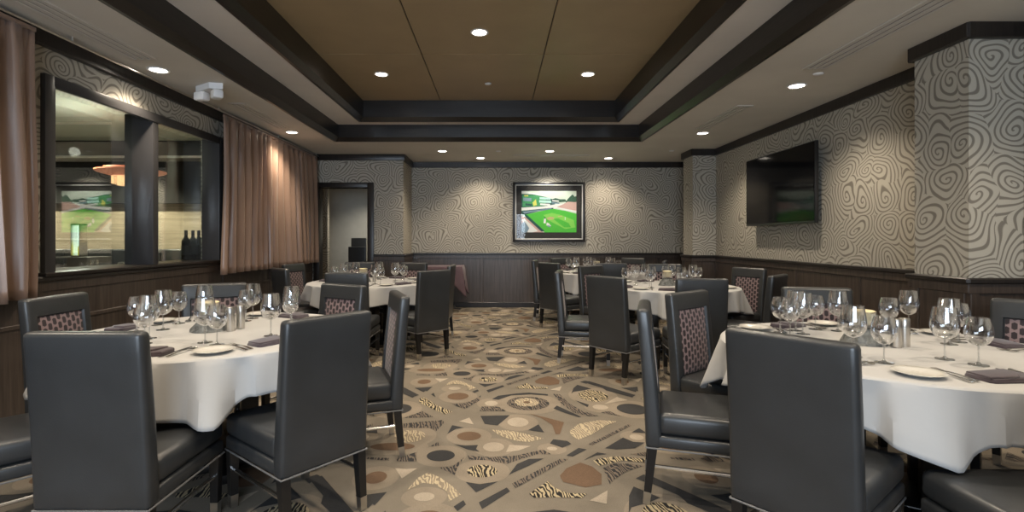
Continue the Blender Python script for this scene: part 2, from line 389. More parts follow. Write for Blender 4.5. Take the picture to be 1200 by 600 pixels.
tray('ceiling_beam', OX0, OX1, OY0, OY1, CEIL, 2.99)
tray('ceiling_beam', IX0, IX1, IY0, IY1, 2.99, 3.27)
bm = B(); box(bm, IX0 - .05, IX1 + .05, IY0 - .05, IY1 + .05, 3.285, 3.33, mi=1)
xs = [IX0, -.80, .505, IX1]; ys = [IY0, -.15, 1.72, 3.59, 5.46, IY1]
for a, b_ in zip(xs, xs[1:]):
    for c, d in zip(ys, ys[1:]): box(bm, a + .005, b_ - .005, c + .005, d - .005, 3.27, 3.287, .004, 1)
struct('ceiling_panels', bm, [MT['bronze'], MT['black']], ceiling)

# wall lining: wainscot, cap rail, crown, baseboard along a straight run; n = inward normal
def run(parent, a, b, n, stiles=(), groove=None, crown=True, lo=True, cap0=0.0, cap1=0.0):
    ax = 0 if abs(n[1]) > .5 else 1            # axis along the run
    def bx(bm, s0, s1, t0, t1, z0, z1, bev=.004):
        q = []
        base = a[1 - ax]; sg = n[1 - ax]
        u0, u1 = sorted((base + sg * t0, base + sg * t1))
        if ax == 0: box(bm, s0, s1, u0, u1, z0, z1, bev, 1)
        else: box(bm, u0, u1, s0, s1, z0, z1, bev, 1)
    s0, s1 = sorted((a[ax], b[ax]))
    if lo:
        bm = B(); bx(bm, s0 - cap0 * .4, s1 + cap1 * .4, -.01, .018, 0, 1.0, 0)
        for s in stiles: bx(bm, s - .03, s + .03, .0, .028, .10, .945); 
        bx(bm, s0 - cap0 * .72, s1 + cap1 * .72, .0, .030, .93, 1.0)
        if groove: bx(bm, s0, s1, .0, .030, groove, groove + .03)
        struct('wainscot', bm, MT['wainscot'], parent)
        bm = B(); bx(bm, s0 - cap0, s1 + cap1, -.01, .048, .998, 1.036, .008); struct('chair_rail', bm, MT['wenge'], parent)
        bm = B(); bx(bm, s0 - cap0 * .6, s1 + cap1 * .6, -.01, .034, 0, .10, .006); struct('baseboard', bm, MT['wenge'], parent)
    if crown:
        bm = B(); bx(bm, s0 - cap0 * .7, s1 + cap1 * .7, -.01, .036, 2.655, CEIL + .004, .006); struct('crown_molding', bm, MT['wenge'], parent)

bm = B()
box(bm, -3.42, XL, YF, 3.67, 0, CEIL); box(bm, -3.375, XL, 5.85, YD + .15, 0, CEIL); box(bm, -3.42, -3.375, 6.12, YD + .15, 0, CEIL)
box(bm, -3.42, XL, 3.67, 5.85, 0, 1.045); box(bm, -3.42, XL, 3.67, 5.85, 2.46, CEIL)
wl = struct('wall_left', bm, MT['wallpaper'])
run(wl, (XL, YF), (XL, YD), (1, 0), [1.2, 2.4, 3.55, 5.97, 7.2, 8.3], groove=.70)
bm = B()                                        # deep window between the two rooms
W0, W1, Z0, Z1 = 3.59, 5.93, 1.037, 2.467
for y0, y1 in ((W0, 3.678), (5.842, W1)): box(bm, -3.366, -3.165, y0, y1, Z0, Z1, .006)
box(bm, -3.205, -3.165, 3.66, 5.86, 2.385, Z1, .006)
win = struct('window_1', bm, MT['lacquer'])
bm = B(); box(bm, -3.44, -3.175, 4.73, 4.81, 1.06, 2.455, .006); struct('window_mullion', bm, MT['lacquer'], win)
bm = B(); box(bm, -3.62, -3.14, W0 - .02, W1 + .02, 1.032, 1.062, .008); box(bm, -3.62, -3.378, W1 + .01, 6.11, 1.033, 1.061, .004); struct('window_sill', bm, MT['wenge'], win)
for y0, y1 in ((3.66, 4.74), (4.80, 5.86)):
    bm = B(); box(bm, -3.376, -3.368, y0, y1, 1.055, 2.465); struct('window_pane', bm, MT['pane'], win)

bm = B()                                        # wall with the doorway
box(bm, -3.42, -3.08, YD, YD + .15, 0, CEIL); box(bm, -2.21, -1.615, YD, YD + .15, 0, CEIL); box(bm, -3.08, -2.21, YD, YD + .15, 2.185, CEIL)
box(bm, -1.75, -1.615, YD + .15, YB, 0, CEIL)
wd = struct('wall_doorway', bm, MT['wallpaper'])
run(wd, (-2.12, YD), (-1.615, YD), (0, -1), (-1.68,), cap1=.03, crown=False)
run(wd, (-1.615, YD), (-1.615, YB), (1, 0), cap0=.03)
bm = B(); box(bm, XL, -1.59, YD - .036, YD + .01, 2.655, CEIL + .004, .006); struct('crown_molding', bm, MT['wenge'], wd)
bm = B()
box(bm, -2.23, -2.12, YD - .03, YD + .17, 0, 2.275, .006); box(bm, -3.16, -3.06, YD - .03, YD + .17, 0, 2.275, .006); box(bm, -3.06, -2.23, YD - .03, YD + .17, 2.185, 2.275, .006)
struct('door_1', bm, MT['wenge'])
bm = B(); box(bm, -1.75, 3.75, YB, YB + .15, 0, CEIL)
wb = struct('wall_back', bm, MT['wallpaper'])
run(wb, (-1.615, YB), (XR, YB), (0, -1), [-1.5, -.28, .82, 1.92, 3.02])
bm = B(); box(bm, XR, 3.75, YF, YB + .15, 0, CEIL)
wr = struct('wall_right', bm, MT['wallpaper'])
run(wr, (XR, YF), (XR, YB), (-1, 0), [.6, 1.7, 2.8, 3.96, 5.02, 6.09, 7.19, 8.28])
for x0, y0, y1 in ((3.19, 8.33, 8.74), (3.20, 3.47, 3.92)):
    bm = B(); box(bm, x0, XR + .02, y0, y1, 0, CEIL); p = struct('pillar', bm, MT['wallpaper'])
    run(p, (x0, y0), (x0, y1), (-1, 0), (y0 + .035, y1 - .035), cap0=.04, cap1=.04)
    run(p, (x0, y0), (XR, y0), (0, -1), (x0 + .02,), cap0=.04)
    run(p, (x0, y1), (XR, y1), (0, 1), cap0=.04)
bm = B()                                        # wall behind the viewer with daylight windows
box(bm, -3.42, -2.3, YF - .15, YF, 0, CEIL); box(bm, 1.3, 3.75, YF - .15, YF, 0, CEIL)
box(bm, -2.3, 1.3, YF - .15, YF, 0, .75); box(bm, -2.3, 1.3, YF - .15, YF, 2.45, CEIL)
struct('wall_front', bm, MT['wallpaper'])
bm = B()
for x in (-2.3, -1.12, .06, 1.24): box(bm, x, x + .06, YF - .12, YF - .02, .75, 2.45, .004)
for z in (.75, 2.39): box(bm, -2.3, 1.3, YF - .12, YF - .02, z, z + .06, .004)
w2 = struct('window_2', bm, MT['wenge'])
bm = B(); box(bm, -2.28, 1.28, YF - .075, YF - .07, .78, 2.42); struct('window_pane', bm, MT['cover'], w2)

# ------------------------------------------------------------------ neighbouring dining room seen through the window
bm = B(); box(bm, -11.5, -3.42, -.5, 9.0, -.08, 0); struct('floor_neighbour', bm, MT['floorwood'])
bm = B(); box(bm, -11.5, -3.42, -.5, 9.0, 2.76, 2.85); ng = struct('ceiling_neighbour', bm, MT['darkceil'])
bm = B()
for y in (2.2, 7.6): box(bm, -11.4, -3.45, y, y + .35, 2.5, 2.762, .01)
struct('ceiling_beam', bm, MT['black'], ng)
bm = B()
for y in (2.2, 7.6): box(bm, -11.4, -3.45, y - .05, y, 2.50, 2.53, .004)
struct('trim_1', bm, MT['liner'], ng)
bm = B(); box(bm, -11.5, -3.42, 9.0, 9.12, 0, 2.0); wn = struct('wall_neighbour', bm, MT['stone'])
bm = B(); box(bm, -11.5, -3.42, 8.9, 9.12, 1.92, 2.77); struct('wall_header', bm, MT['black'], wn)
bm = B(); box(bm, -11.6, -11.5, -.5, 9.1, 0, 2.8); struct('wall_neighbour_end', bm, MT['stone'])
bm = B(); box(bm, -11.5, -3.42, -.6, -.5, 0, 2.8); struct('wall_neighbour_front', bm, MT['darkceil'])

# corridor behind the doorway
bm = B(); box(bm, -4.8, -1.75, 9.0, 11.9, -.08, 0); struct('floor_corridor', bm, MT['floorwood'])
bm = B(); box(bm, -4.8, -1.75, 9.0, 11.9, 2.5, 2.6); struct('ceiling_corridor', bm, MT['soffit'])
bm = B(); box(bm, -3.75, -1.75, 11.2, 11.35, 0, 2.5); struct('wall_corridor', bm, MT['greywall'])
bm = B(); box(bm, -1.80, -1.75, 9.0, 11.2, 0, 2.5); struct('wall_corridor_right', bm, MT['greywall'])
bm = B(); box(bm, -3.51, -3.37, 10.2, 10.32, 0, 2.5); struct('wall_corridor_stub', bm, MT['wallpaper'])
bm = B(); box(bm, -4.8, -3.3, 11.75, 11.9, 0, 2.5); box(bm, -4.85, -4.75, 9.12, 11.9, 0, 2.5); struct('wall_corridor_left', bm, MT['greywall'])
t = thing('bottle_shelf', 'tall backlit wooden shelf of bottles seen past the curtain edge', 'shelf', (-3.95, 11.5, 0))
bm = B(); box(bm, -.45, .45, .20, .24, 0.05, 2.2); obj('back_panel', bm, MT['shelflight'], t)
bm = B()
for x in (-.45, .42): box(bm, x, x + .03, -.1, .2, 0, 2.25, .004)
obj('side_panel', bm, MT['wainscot'], t)
for k, z in enumerate((.05, .45, .85, 1.25, 1.65, 2.05)):
    bm = B(); box(bm, -.42, .42, -.1, .2, z, z + .03, .004); obj('shelf', bm, MT['wainscot'], t)

# ------------------------------------------------------------------ ceiling fixtures
def downlight(x, y, z, label, power, cone=125, warm=(1, .86, .68), group='recessed ceiling downlights', r=.075):
    t = thing('downlight', label, 'ceiling light', (x, y, z), 0, group)
    bm = B(); lathe(bm, [(r - .012, -.001), (r + .012, -.001), (r + .012, -.006), (r, -.009), (r - .010, -.004)], 28, cap0=False, cap1=False)
    obj('trim_ring', bm, MT['white'], t)
    bm = B(); lathe(bm, [(0, -.0045), (r - .006, -.0035), (r - .006, -.001), (0, -.001)], 28); obj('lamp', bm, MT['lamp'], t)
    l = bpy.data.lights.new('downlight_lamp', 'SPOT'); l.energy = power; l.color = warm; l.spot_size = math.radians(cone); l.spot_blend = .8
    l.shadow_soft_size = .05; lo = bpy.data.objects.new('downlight_lamp', l); COL.objects.link(lo); lo.location = (0, 0, -.03); lo.parent = t
    return t
PW = 88
for x, y, lab in ((-.163, 4.88, 'downlight in the brown panels, nearest and central of the three'), (-1.377, 6.12, 'downlight in the brown panels, far one on the curtain side'),
                  (1.09, 6.12, 'downlight in the brown panels, far one on the television side')):
    downlight(x, y, 3.27, lab, PW, group='downlights in the brown tray')
for x, y in ((-1.377, 3.64), (1.09, 3.64), (-.163, 2.4), (-1.377, 1.2), (1.09, 1.2)):
    downlight(x, y, 3.27, 'downlight in the brown panels overhead beyond the picture', PW, group='downlights in the brown tray out of frame')
for x, y, lab in ((-2.92, 4.42, 'downlight above the interior window, left of the white twin-head emergency light'),
                  (-2.80, 7.0, 'downlight in the grey ceiling in front of the long curtain'),
                  (2.86, 4.88, 'downlight in the grey ceiling next to the near slot vent, television side'),
                  (2.84, 7.06, 'downlight in the grey ceiling above the television, far one'),
                  (-.90, 8.5, 'downlight near the back wall, leftmost of the back four'),
                  (-.29, 9.22, 'downlight closest to the back wall, left of the framed picture'),
                  (.88, 8.5, 'downlight near the back wall, straight above the framed picture'),
                  (2.02, 9.25, 'downlight closest to the back wall, right of the framed picture')):
    downlight(x, y, CEIL, lab, PW * (.75 if y < 8 else .6), group='downlights in the grey ceiling')
for x, y in ((-2.9, 1.9), (2.86, 2.4), (2.86, 0.2), (-2.9, -.4)):
    downlight(x, y, CEIL, 'downlight in the grey ceiling overhead beyond the picture', PW * .8, group='downlights in the grey ceiling out of frame')
for x, y, z, lab in ((-.108, 6.49, 3.27, 'small white sprinkler cap in the brown ceiling panels'), (.03, 8.5, CEIL, 'small white sprinkler cap before the back wall, between two downlights'),
                     (2.89, 8.46, CEIL, 'small white sprinkler cap beside the far right pillar'), (2.84, 4.52, CEIL, 'small white sprinkler cap beside the near right downlight')):
    bm = B(); lathe(bm, [(0, 0), (.042, 0), (.042, -.006), (.034, -.012), (0, -.014)], 24)
    o = obj('sprinkler_cap', bm, MT['white']); o.location = (x, y, z - .001); tag(o, lab, 'sprinkler', 'ceiling sprinkler caps')
def slot_vent(x, y0, y1, w, lab, along='y'):
    t = thing('slot_vent', lab, 'air vent', (x, (y0 + y1) / 2, CEIL), 0 if along == 'y' else PI / 2, 'ceiling slot vents')
    h = (y1 - y0) / 2; n = 3
    bm = B(); box(bm, -w / 2, w / 2, -h, h, -.003, .002); obj('backing', bm, MT['ventdark'], t)
    bm = B()
    for k in range(n + 1):
        xx = -w / 2 + k * w / n; box(bm, xx - w * .11, xx + w * .11, -h, h, -.011, 0, .002, 1)
    for s in (-1, 1): box(bm, -w / 2 - .012, w / 2 + .012, s * h - .012, s * h + .012, -.011, 0, .002, 1)
    obj('slat_frame', bm, MT['vent'], t)
slot_vent(-2.86, 2.7, 4.15, .17, 'long slot vent in the ceiling above the near end of the window')
slot_vent(2.72, 3.0, 4.38, .17, 'long slot vent in the ceiling by the near right pillar')
slot_vent(-2.80, 5.5, 6.7, .15, 'long slot vent in the ceiling in front of the curtain')
slot_vent(2.72, 5.6, 6.8, .15, 'long slot vent in the ceiling beside the television')
slot_vent(.95, 8.28, 9.6, .10, 'thin slot vent across the ceiling before the framed picture', 'x')
t = thing('emergency_light', 'white twin-head emergency light on the ceiling by the dark beam', 'emergency light', (-2.72, 4.86, CEIL - .001), math.radians(-30))
bm = B(); slab(bm, [(-.15, -.05), (.08, -.06), (.17, .02), (.10, .06), (-.15, .06)], -.055, 0.0, bevel=.0)
obj('housing', bm, MT['white'], t)
for x, y, a in ((-.085, -.03, .25), (.11, .0, -.3)):
    bm = B(); box(bm, -.062, .062, -.045, .045, -.145, -.062, .02, 2); rod(bm, (0, 0, -.07), (0, 0, -.04), .018)
    bmesh.ops.rotate(bm, verts=bm.verts, cent=(0, 0, -.07), matrix=Matrix.Rotation(a, 3, 'Z')); bmesh.ops.translate(bm, verts=bm.verts, vec=(x, y, 0))
    obj('lamp_head', bm, MT['white'], t)

# ------------------------------------------------------------------ curtains
def curtain(y0, y1, n, lab, seed):
    rnd = random.Random(seed); bm = B(); N = 26 * n // 2; rows = 22
    t = thing('curtain', lab, 'curtain', (-3.065, (y0 + y1) / 2, 0), 0, 'bronze satin curtains'); h = (y1 - y0) / 2
    ph = []; a = 0
    am = [rnd.uniform(.6, 1.15) for _ in range(n + 2)]; wd_ = [rnd.uniform(.7, 1.3) for _ in range(n + 1)]; tot = sum(wd_[:n])
    g = []
    for r in range(rows + 1):
        v = r / rows; z = 2.685 - 1.785 * v; row = []
        for i in range(N + 1):
            u = i / N; k = u * tot; q = 0
            while q < n - 1 and k > wd_[q]: k -= wd_[q]; q += 1
            fr = k / wd_[q]; aa = am[q] * (1 - fr) + am[q + 1] * fr
            w = math.sin(fr * 2 * PI) + .25 * math.sin(fr * 4 * PI + q)
            amp = (.026 + .040 * v ** .7) * aa
            if v < .05: w = .7 * w + .3 * math.sin(fr * 6 * PI)
            yy = -h + 2 * h * u
            yy = yy * (1 + .035 * v) + .012 * math.sin(q * 1.7 + 5 * v)
            row.append(bm.verts.new((amp * w + .010 * math.sin(7 * u + 3 * v), yy, z + (.008 * math.sin(9 * u) if r == rows else 0))))
        g.append(row)
    for r in range(rows):
        for i in range(N): bm.faces.new((g[r][i], g[r][i + 1], g[r + 1][i + 1], g[r + 1][i]))
    o = obj('drape', bm, MT['curtain'], t, angle=70)
    md = o.modifiers.new('thickness', 'SOLIDIFY'); md.thickness = .004
    bm = B(); box(bm, -.012, .012, -h * .995, h * .995, 2.672, 2.700, .003); obj('heading_tape', bm, MT['curtain'], t)
curtain(5.74, 8.72, 17, 'long bronze satin curtain hanging between the window and the doorway', 3)
curtain(2.25, 3.40, 7, 'bronze satin curtain at the near edge of the window, cut by the picture edge', 5)
t = thing('curtain_track', 'thin metal curtain track under the ceiling above the interior window', 'curtain rail', (-3.065, 5.2, 2.722))
bm = B(); rod(bm, (0, -3.2, 0), (0, 3.6, 0), .009, n=10); obj('rail', bm, MT['steel'], t)
for y in (-3.1, -1.5, .45, 2.0, 3.5):
    bm = B(); rod(bm, (0, y, 0), (0, y, .038), .008, n=8); obj('bracket', bm, MT['steel'], t)

# ------------------------------------------------------------------ television
t = thing('television', 'large black flat television mounted on the right wall', 'television', (3.45, 6.28, 1.92))
bm = B(); box(bm, -.018, .022, -.765, .765, -.447, .447, .008); box(bm, .02, .06, -.45, .45, -.3, .25, .015); obj('body', bm, MT['tvbody'], t)
bm = B(); box(bm, -.0205, -.0175, -.752, .752, -.418, .436); obj('screen', bm, MT['tv'], t)
bm = B(); box(bm,   .05, .1185, -.2, .2, -.2, .2, .005); obj('wall_bracket', bm, MT['steel'], t)
bm = B(); box(bm, -.0225, -.0185, -.752, .752, -.445, -.424, .001, 1); obj('lower_bezel', bm, MT['frame'], t)

# ------------------------------------------------------------------ framed picture of a ball field
t = thing('framed_picture', 'black framed picture of a green ball field and stands', 'picture', (.993, YB, 1.81))
def fr(bm, x, z, w, y0, y1, bev): 
    for s in (-1, 1):
        box(bm, min(s * x, s * (x - w)), max(s * x, s * (x - w)), y0, y1, -z, z, bev); box(bm, -x + w, x - w, y0, y1, min(s * z, s * (z - w)), max(s * z, s * (z - w)), bev)
bm = B(); fr(bm, .686, .567, .045, -.055, -.002, .008); obj('frame', bm, MT['frame'], t)
bm = B(); fr(bm, .641, .522, .020, -.046, -.012, .004); obj('liner', bm, MT['liner'], t)
bm = B(); box(bm, -.622, .622, -.022, -.004, -.503, .503); obj('mat_board', bm, MT['mat'], t)
bm = B(); box(bm, -.622, .622, -.041, -.038, -.503, .503); obj('glass', bm, MT['cover'], t)
PC = [plain('print_' + n, c, .6, spec=.2) for n, c in (('sky', (.66, .76, .66)), ('field', (.10, .55, .07)), ('grass_light', (.26, .68, .12)), ('stand_dark', (.03, .10, .09)), ('stand_green', (.07, .33, .13)),
      ('board_pale', (.50, .80, .72)), ('seats_pink', (.62, .42, .38)), ('white', (.82, .84, .82)), ('trees', (.05, .12, .08)), ('yellow', (.70, .72, .16)), ('blue_grey', (.22, .32, .40)), ('earth', (.55, .50, .22)))]
bm = B(); X0, X1, Zb, Zt = -.52, .52, -.385, .40
lay = [0]
def pp(mi, *pts):
    lay[0] += 1; y = -.023 - lay[0] * .0001
    f = bm.faces.new([bm.verts.new((X0 + (X1 - X0) * u, y, Zb + (Zt - Zb) * v)) for u, v in pts]); f.material_index = mi
    f.normal_update()
    if f.normal.y > 0: f.normal_flip()
pp(0, (0, 0), (1, 0), (1, 1), (0, 1))
pp(8, (.56, .80), (.62, .83), (.70, .80), (.80, .80), (.82, .74), (.5, .70))
pp(8, (.80, .74), (.88, .86), (.93, .92), (.97, .86), (1, .88), (1, .70), (.82, .70))
pp(3, (0, .93), (.20, .92), (.46, .85), (.60, .78), (.62, .62), (0, .60))
pp(7, (0, .985), (.1, .99), (.36, .90), (.46, .86), (.34, .885), (.10, .955), (0, .95))
pp(4, (.02, .90), (.27, .90), (.44, .84), (.44, .64), (.02, .62))
pp(9, (.05, .90), (.12, .90), (.12, .87), (.05, .87)); pp(9, (.20, .72), (.26, .80), (.28, .66), (.22, .63))
for u, v, w, h, m in ((.03, .76, .15, .08, 10), (.33, .80, .20, .05, 5), (.32, .72, .22, .06, 5), (.34, .66, .18, .04, 7), (.20, .83, .10, .04, 4), (.07, .65, .12, .05, 3), (.56, .75, .12, .03, 7), (.55, .70, .14, .025, 10)):
    pp(m, (u, v), (u + w, v - .012), (u + w, v - .012 + h), (u, v + h))
pp(7, (.05, .60), (.40, .63), (.62, .68), (.80, .70), (.72, .62), (.58, .56), (.20, .52), (0, .55))
pp(6, (.62, .60), (.76, .68), (.84, .74), (.98, .73), (1, .74), (1, .50), (.80, .54))
pp(7, (.60, .60), (.62, .62), (.84, .56), (1, .52), (1, .49), (.82, .52))
pp(1, (.06, .42), (.30, .50), (.58, .57), (.80, .52), (1, .45), (1, 0), (.42, 0), (.22, .20))
pp(3, (0, .52), (.30, .56), (.58, .595), (.58, .565), (.30, .51), (.06, .42), (0, .44))
pp(10, (.02, .50), (.30, .545), (.55, .585), (.54, .565), (.30, .515), (.05, .45))
pp(2, (.40, .42), (.55, .47), (.72, .42), (.95, .30), (.98, .12), (.80, .08), (.62, .20), (.48, .30))
pp(11, (.45, .34), (.52, .38), (.60, .36), (.58, .31), (.48, .30)); pp(1, (.58, .32), (.66, .34), (.86, .22), (.90, .12), (.78, .12))
pp(11, (.66, .39), (.74, .40), (.74, .38), (.66, .37)); pp(7, (.79, .30), (.80, .30), (.80, .37), (.79, .37))
pp(6, (0, .40), (.08, .36), (.38, .02), (.40, 0), (0, 0)); pp(3, (.05, .42), (.10, .42), (.42, .03), (.36, .02), (.08, .36))
pp(7, (0, .30), (.05, .34), (.30, .03), (.20, 0), (.12, 0)); pp(10, (0, .22), (.06, .26), (.14, .10), (.10, 0), (0, 0))
pp(3, (.415, .33), (.43, .33), (.435, .37), (.42, .37)); pp(7, (.40, .22), (.44, .22), (.445, .33), (.41, .33)); pp(7, (.45, .17), (.54, .15), (.50, .22), (.46, .24)); pp(10, (.47, .14), (.53, .12), (.52, .16), (.48, .17))
obj('print', bm, PC, t, normals=False)
# ------------------------------------------------------------------ dining chair (faces +Y, origin on the floor below the seat)
def back_shift(z): return -.045 * max(0, (z - .28) / .675) ** 1.4
def make_chair():
    t = thing('dining_chair', None, None)
    bm = B(); box(bm, -.218, .218, -.205, .275, .347, .452, .030, 3)
    for v in bm.verts:
        if v.co.z > .44: v.co.z += .014 * (1 - (v.co.x / .23) ** 2) * (1 - ((v.co.y - .03) / .26) ** 2)
    obj('seat', bm, MT['leather'], t, 50)
    bm = B(); box(bm, -.218, .218, -.215, .270, .284, .345, .014, 2); obj('seat_frame', bm, MT['leather'], t, 50)
    bm = B()                                       # upholstered back: bevelled shell with a recessed front panel
    xs = [-.22, -.163, .163, .22]; zs = [.280, .36, .44, .52, .60, .68, .76, .852, .955]
    def y0(z): return -.265 + back_shift(z)
    def th(z): return .078 - .016 * (z - .28) / .675
    F = [[bm.verts.new((x, y0(z) + th(z), z)) for x in xs] for z in zs]; K = [[bm.verts.new((x, y0(z), z)) for x in xs] for z in zs]
    front = []
    nz = len(zs)
    for i in range(nz - 1):
        for j in range(3):
            f = bm.faces.new((F[i][j], F[i][j + 1], F[i + 1][j + 1], F[i + 1][j]))
            if j == 1 and 2 <= i < nz - 2: front.append(f)
            bm.faces.new((K[i][j + 1], K[i][j], K[i + 1][j], K[i + 1][j + 1]))
        bm.faces.new((K[i][0], F[i][0], F[i + 1][0], K[i + 1][0])); bm.faces.new((F[i][3], K[i][3], K[i + 1][3], F[i + 1][3]))
    for j in range(3):
        bm.faces.new((F[0][j + 1], F[0][j], K[0][j], K[0][j + 1])); bm.faces.new((F[-1][j], F[-1][j + 1], K[-1][j + 1], K[-1][j]))
    bmesh.ops.recalc_face_normals(bm, faces=bm.faces)
    es = [e for e in bm.edges if len(e.link_faces) == 2 and e.link_faces[0].normal.dot(e.link_faces[1].normal) < .5]
    bmesh.ops.bevel(bm, geom=es, offset=.020, segments=3, profile=.5, affect='EDGES', clamp_overlap=True)
    cand = [f for f in bm.faces if f.normal.y > .9 and abs(f.calc_center_median().x) < .1 and .44 < f.calc_center_median().z < .852]
    bmesh.ops.inset_region(bm, faces=cand, thickness=.006, depth=-.014, use_even_offset=True)
    for f in bm.faces: f.smooth = True
    obj('backrest', bm, MT['leather'], t, 50)
    bm = B(); rows = 10                            # patterned panel, softly padded
    g = []
    for i in range(rows + 1):
        z = .449 + (.843 - .449) * i / rows; row = []
        for j in range(9):
            x = -.154 + .308 * j / 8; e = min(i, rows - i) / 2.0; ex = min(j, 8 - j) / 2.0
            puff = .010 * min(1, e) ** .5 * min(1, ex) ** .5
            row.append(bm.verts.new((x, y0(z) + th(z) - .0125 + puff, z)))
        g.append(row)
    for i in range(rows):
        for j in range(8): bm.faces.new((g[i][j], g[i][j + 1], g[i + 1][j + 1], g[i + 1][j]))
    po_ = obj('back_panel', bm, MT['dots'], t, 60); po_['label'] = 'plum dotted fabric back panel'
    bm = B()                                       # light piping round the lower edge
    P = [(-.217, .27), (.217, .27), (.217, -.262), (-.217, -.262)]
    for a, b in zip(P, P[1:] + P[:1]): rod(bm, (a[0], a[1], .281), (b[0], b[1], .281), .0042, n=6)
    obj('piping', bm, MT['welt'], t)
    for sx in (-1, 1):
        for (ya, yb) in ((.245, .245), (-.232, -.262)):
            bm = B(); rod(bm, (sx * .193, ya, .285), (sx * .190, ya + (yb - ya) * .8, .055), .031, .0245, square=True)
            l = obj('leg', bm, MT['leg'], t)
            bm = B(); rod(bm, (sx * .190, ya + (yb - ya) * .79, .060), (sx * .1895, yb, 0), .0255, .0225, square=True)
            c = obj('foot_cap', bm, MT['steel'], l); c['label'] = 'brushed metal foot cap'
        bm = B(); rod(bm, (sx * .192, -.236, .185), (sx * .192, .245, .185), .0105, n=10)
        s = obj('stretcher', bm, MT['chrome'], t); s['label'] = 'chrome side stretcher'
    return t
CH = [  # back foot-line centre, facing, label, group
 # front left table
 ((-1.515, 1.905), (0, 1), 'dark grey leather chair with its back to us, front left corner', 1),
 ((-.763, 2.31), (-.776, .63), 'dark leather chair back, angled, at the aisle side of the front left table', 1),
 ((-2.66, 3.10), (1, -.02), 'leather chair below the near curtain, dotted panel facing the front left table', 1),
 ((-2.155, 3.92), (.5, -.87), 'leather chair under the interior window, behind the front left table', 1),
 ((-.63, 3.24), (-.935, -.35), 'leather chair seen edge-on in the aisle beside the front left table', 1),
 ((-1.165, 3.86), (-.5, -.87), 'leather chair with dotted panel behind the front left table, aisle side', 1),
 ((-2.35, 2.12), (.68, .74), 'leather chair cut by the left picture edge, seat showing beside the front left chair back', 1),
 # far left table
 ((-.69, 5.62), (-.7, .71), 'dark leather chair on the aisle with its back to us, far left table', 2),
 ((-1.52, 5.2), (0, 1), 'leather chair back in front of the far left table and its candle', 2),
 ((-.60, 6.7), (-1, .05), 'leather chair mostly hidden behind the aisle chair of the far left table', 2),
 ((-1.2, 7.42), (-.4, -.9), 'leather chair behind the far left table next to the plum side table', 2),
 ((-2.52, 5.98), (.72, .69), 'leather chair at the far left table, nearer one below the long curtain', 2),
 ((-2.78, 7.03), (.97, -.25), 'leather chair below the long curtain, dotted panel towards the far left table', 2),
 ((-2.03, 7.60), (.36, -.93), 'leather chair behind the far left table in front of the doorway', 2),
 # front right table
 ((1.05, 1.84), (.78, .63), 'large dark leather chair back in front of the front right table', 3),
 ((.79, 2.70), (.955, -.30), 'leather chair seen side-on in the aisle at the front right table', 3),
 ((1.25, 3.33), (.62, -.78), 'leather chair with full dotted panel between the front and middle right tables', 3),
 ((2.25, 3.60), (-.25, -.97), 'leather chair behind the front right table below the right wall', 3),
 ((3.0, 2.8), (-.8, -.6), 'leather chair under the near right pillar at the picture edge', 3),
 ((1.78, 1.36), (0, 1), 'leather chair seat in the bottom right corner under the hanging cloth', 3),
 # middle right table
 ((1.01, 4.70), (.78, .63), 'dark leather chair back on the aisle at the middle right table', 4),
 ((.68, 5.52), (.98, -.2), 'leather chair seen side-on in the aisle at the middle right table', 4),
 ((1.22, 6.62), (.6, -.8), 'leather chair behind the aisle chair of the middle right table', 4),
 ((1.775, 4.44), (.1, 1), 'leather chair back square to us in front of the middle right table', 4),
 ((2.98, 6.06), (-.9, -.45), 'leather chair with dotted panel under the television', 4),
 ((2.3, 7.0), (-.25, -.97), 'leather chair behind the candle of the middle right table', 4),
 ((2.68, 4.9), (-.7, .71), 'leather chair edge-on by the right wall between two right tables', 4),
 # back right table
 ((.76, 7.36), (.8, .6), 'dark leather chair back on the aisle at the back table', 5),
 ((.63, 8.3), (.97, -.2), 'leather chair edge-on farthest along the aisle, below the framed picture', 5),
 ((1.17, 9.26), (.5, -.87), 'leather chair against the back wall below the right edge of the framed picture', 5),
 ((1.61, 7.2), (.05, 1), 'leather chair back square in front of the back table', 5),
 ((2.65, 8.1), (-.93, .37), 'leather chair on the right wall side of the back table', 5),
 ((2.45, 9.2), (-.6, -.8), 'leather chair in the far right corner behind the back table', 5)]
TN = {1: 'front left table', 2: 'far left table', 3: 'front right table', 4: 'middle right table', 5: 'back table'}
proto = make_chair(); used = False
def place(root_first, bc, f, label, group, off=.265):
    global used
    L = math.hypot(*f); fx, fy = f[0] / L, f[1] / L
    loc = (bc[0] + fx * off, bc[1] + fy * off, .0036); rz = math.atan2(-fx, fy)
    if not used:
        used = True; proto.location = loc; proto.rotation_euler = (0, 0, rz); tag(proto, label, 'chair', group); return proto
    return tag(dup(proto, loc, rz), label, 'chair', group)
for bc, f, lab, k in CH: place(proto, bc, f, lab, 'dining chairs around the ' + TN[k])

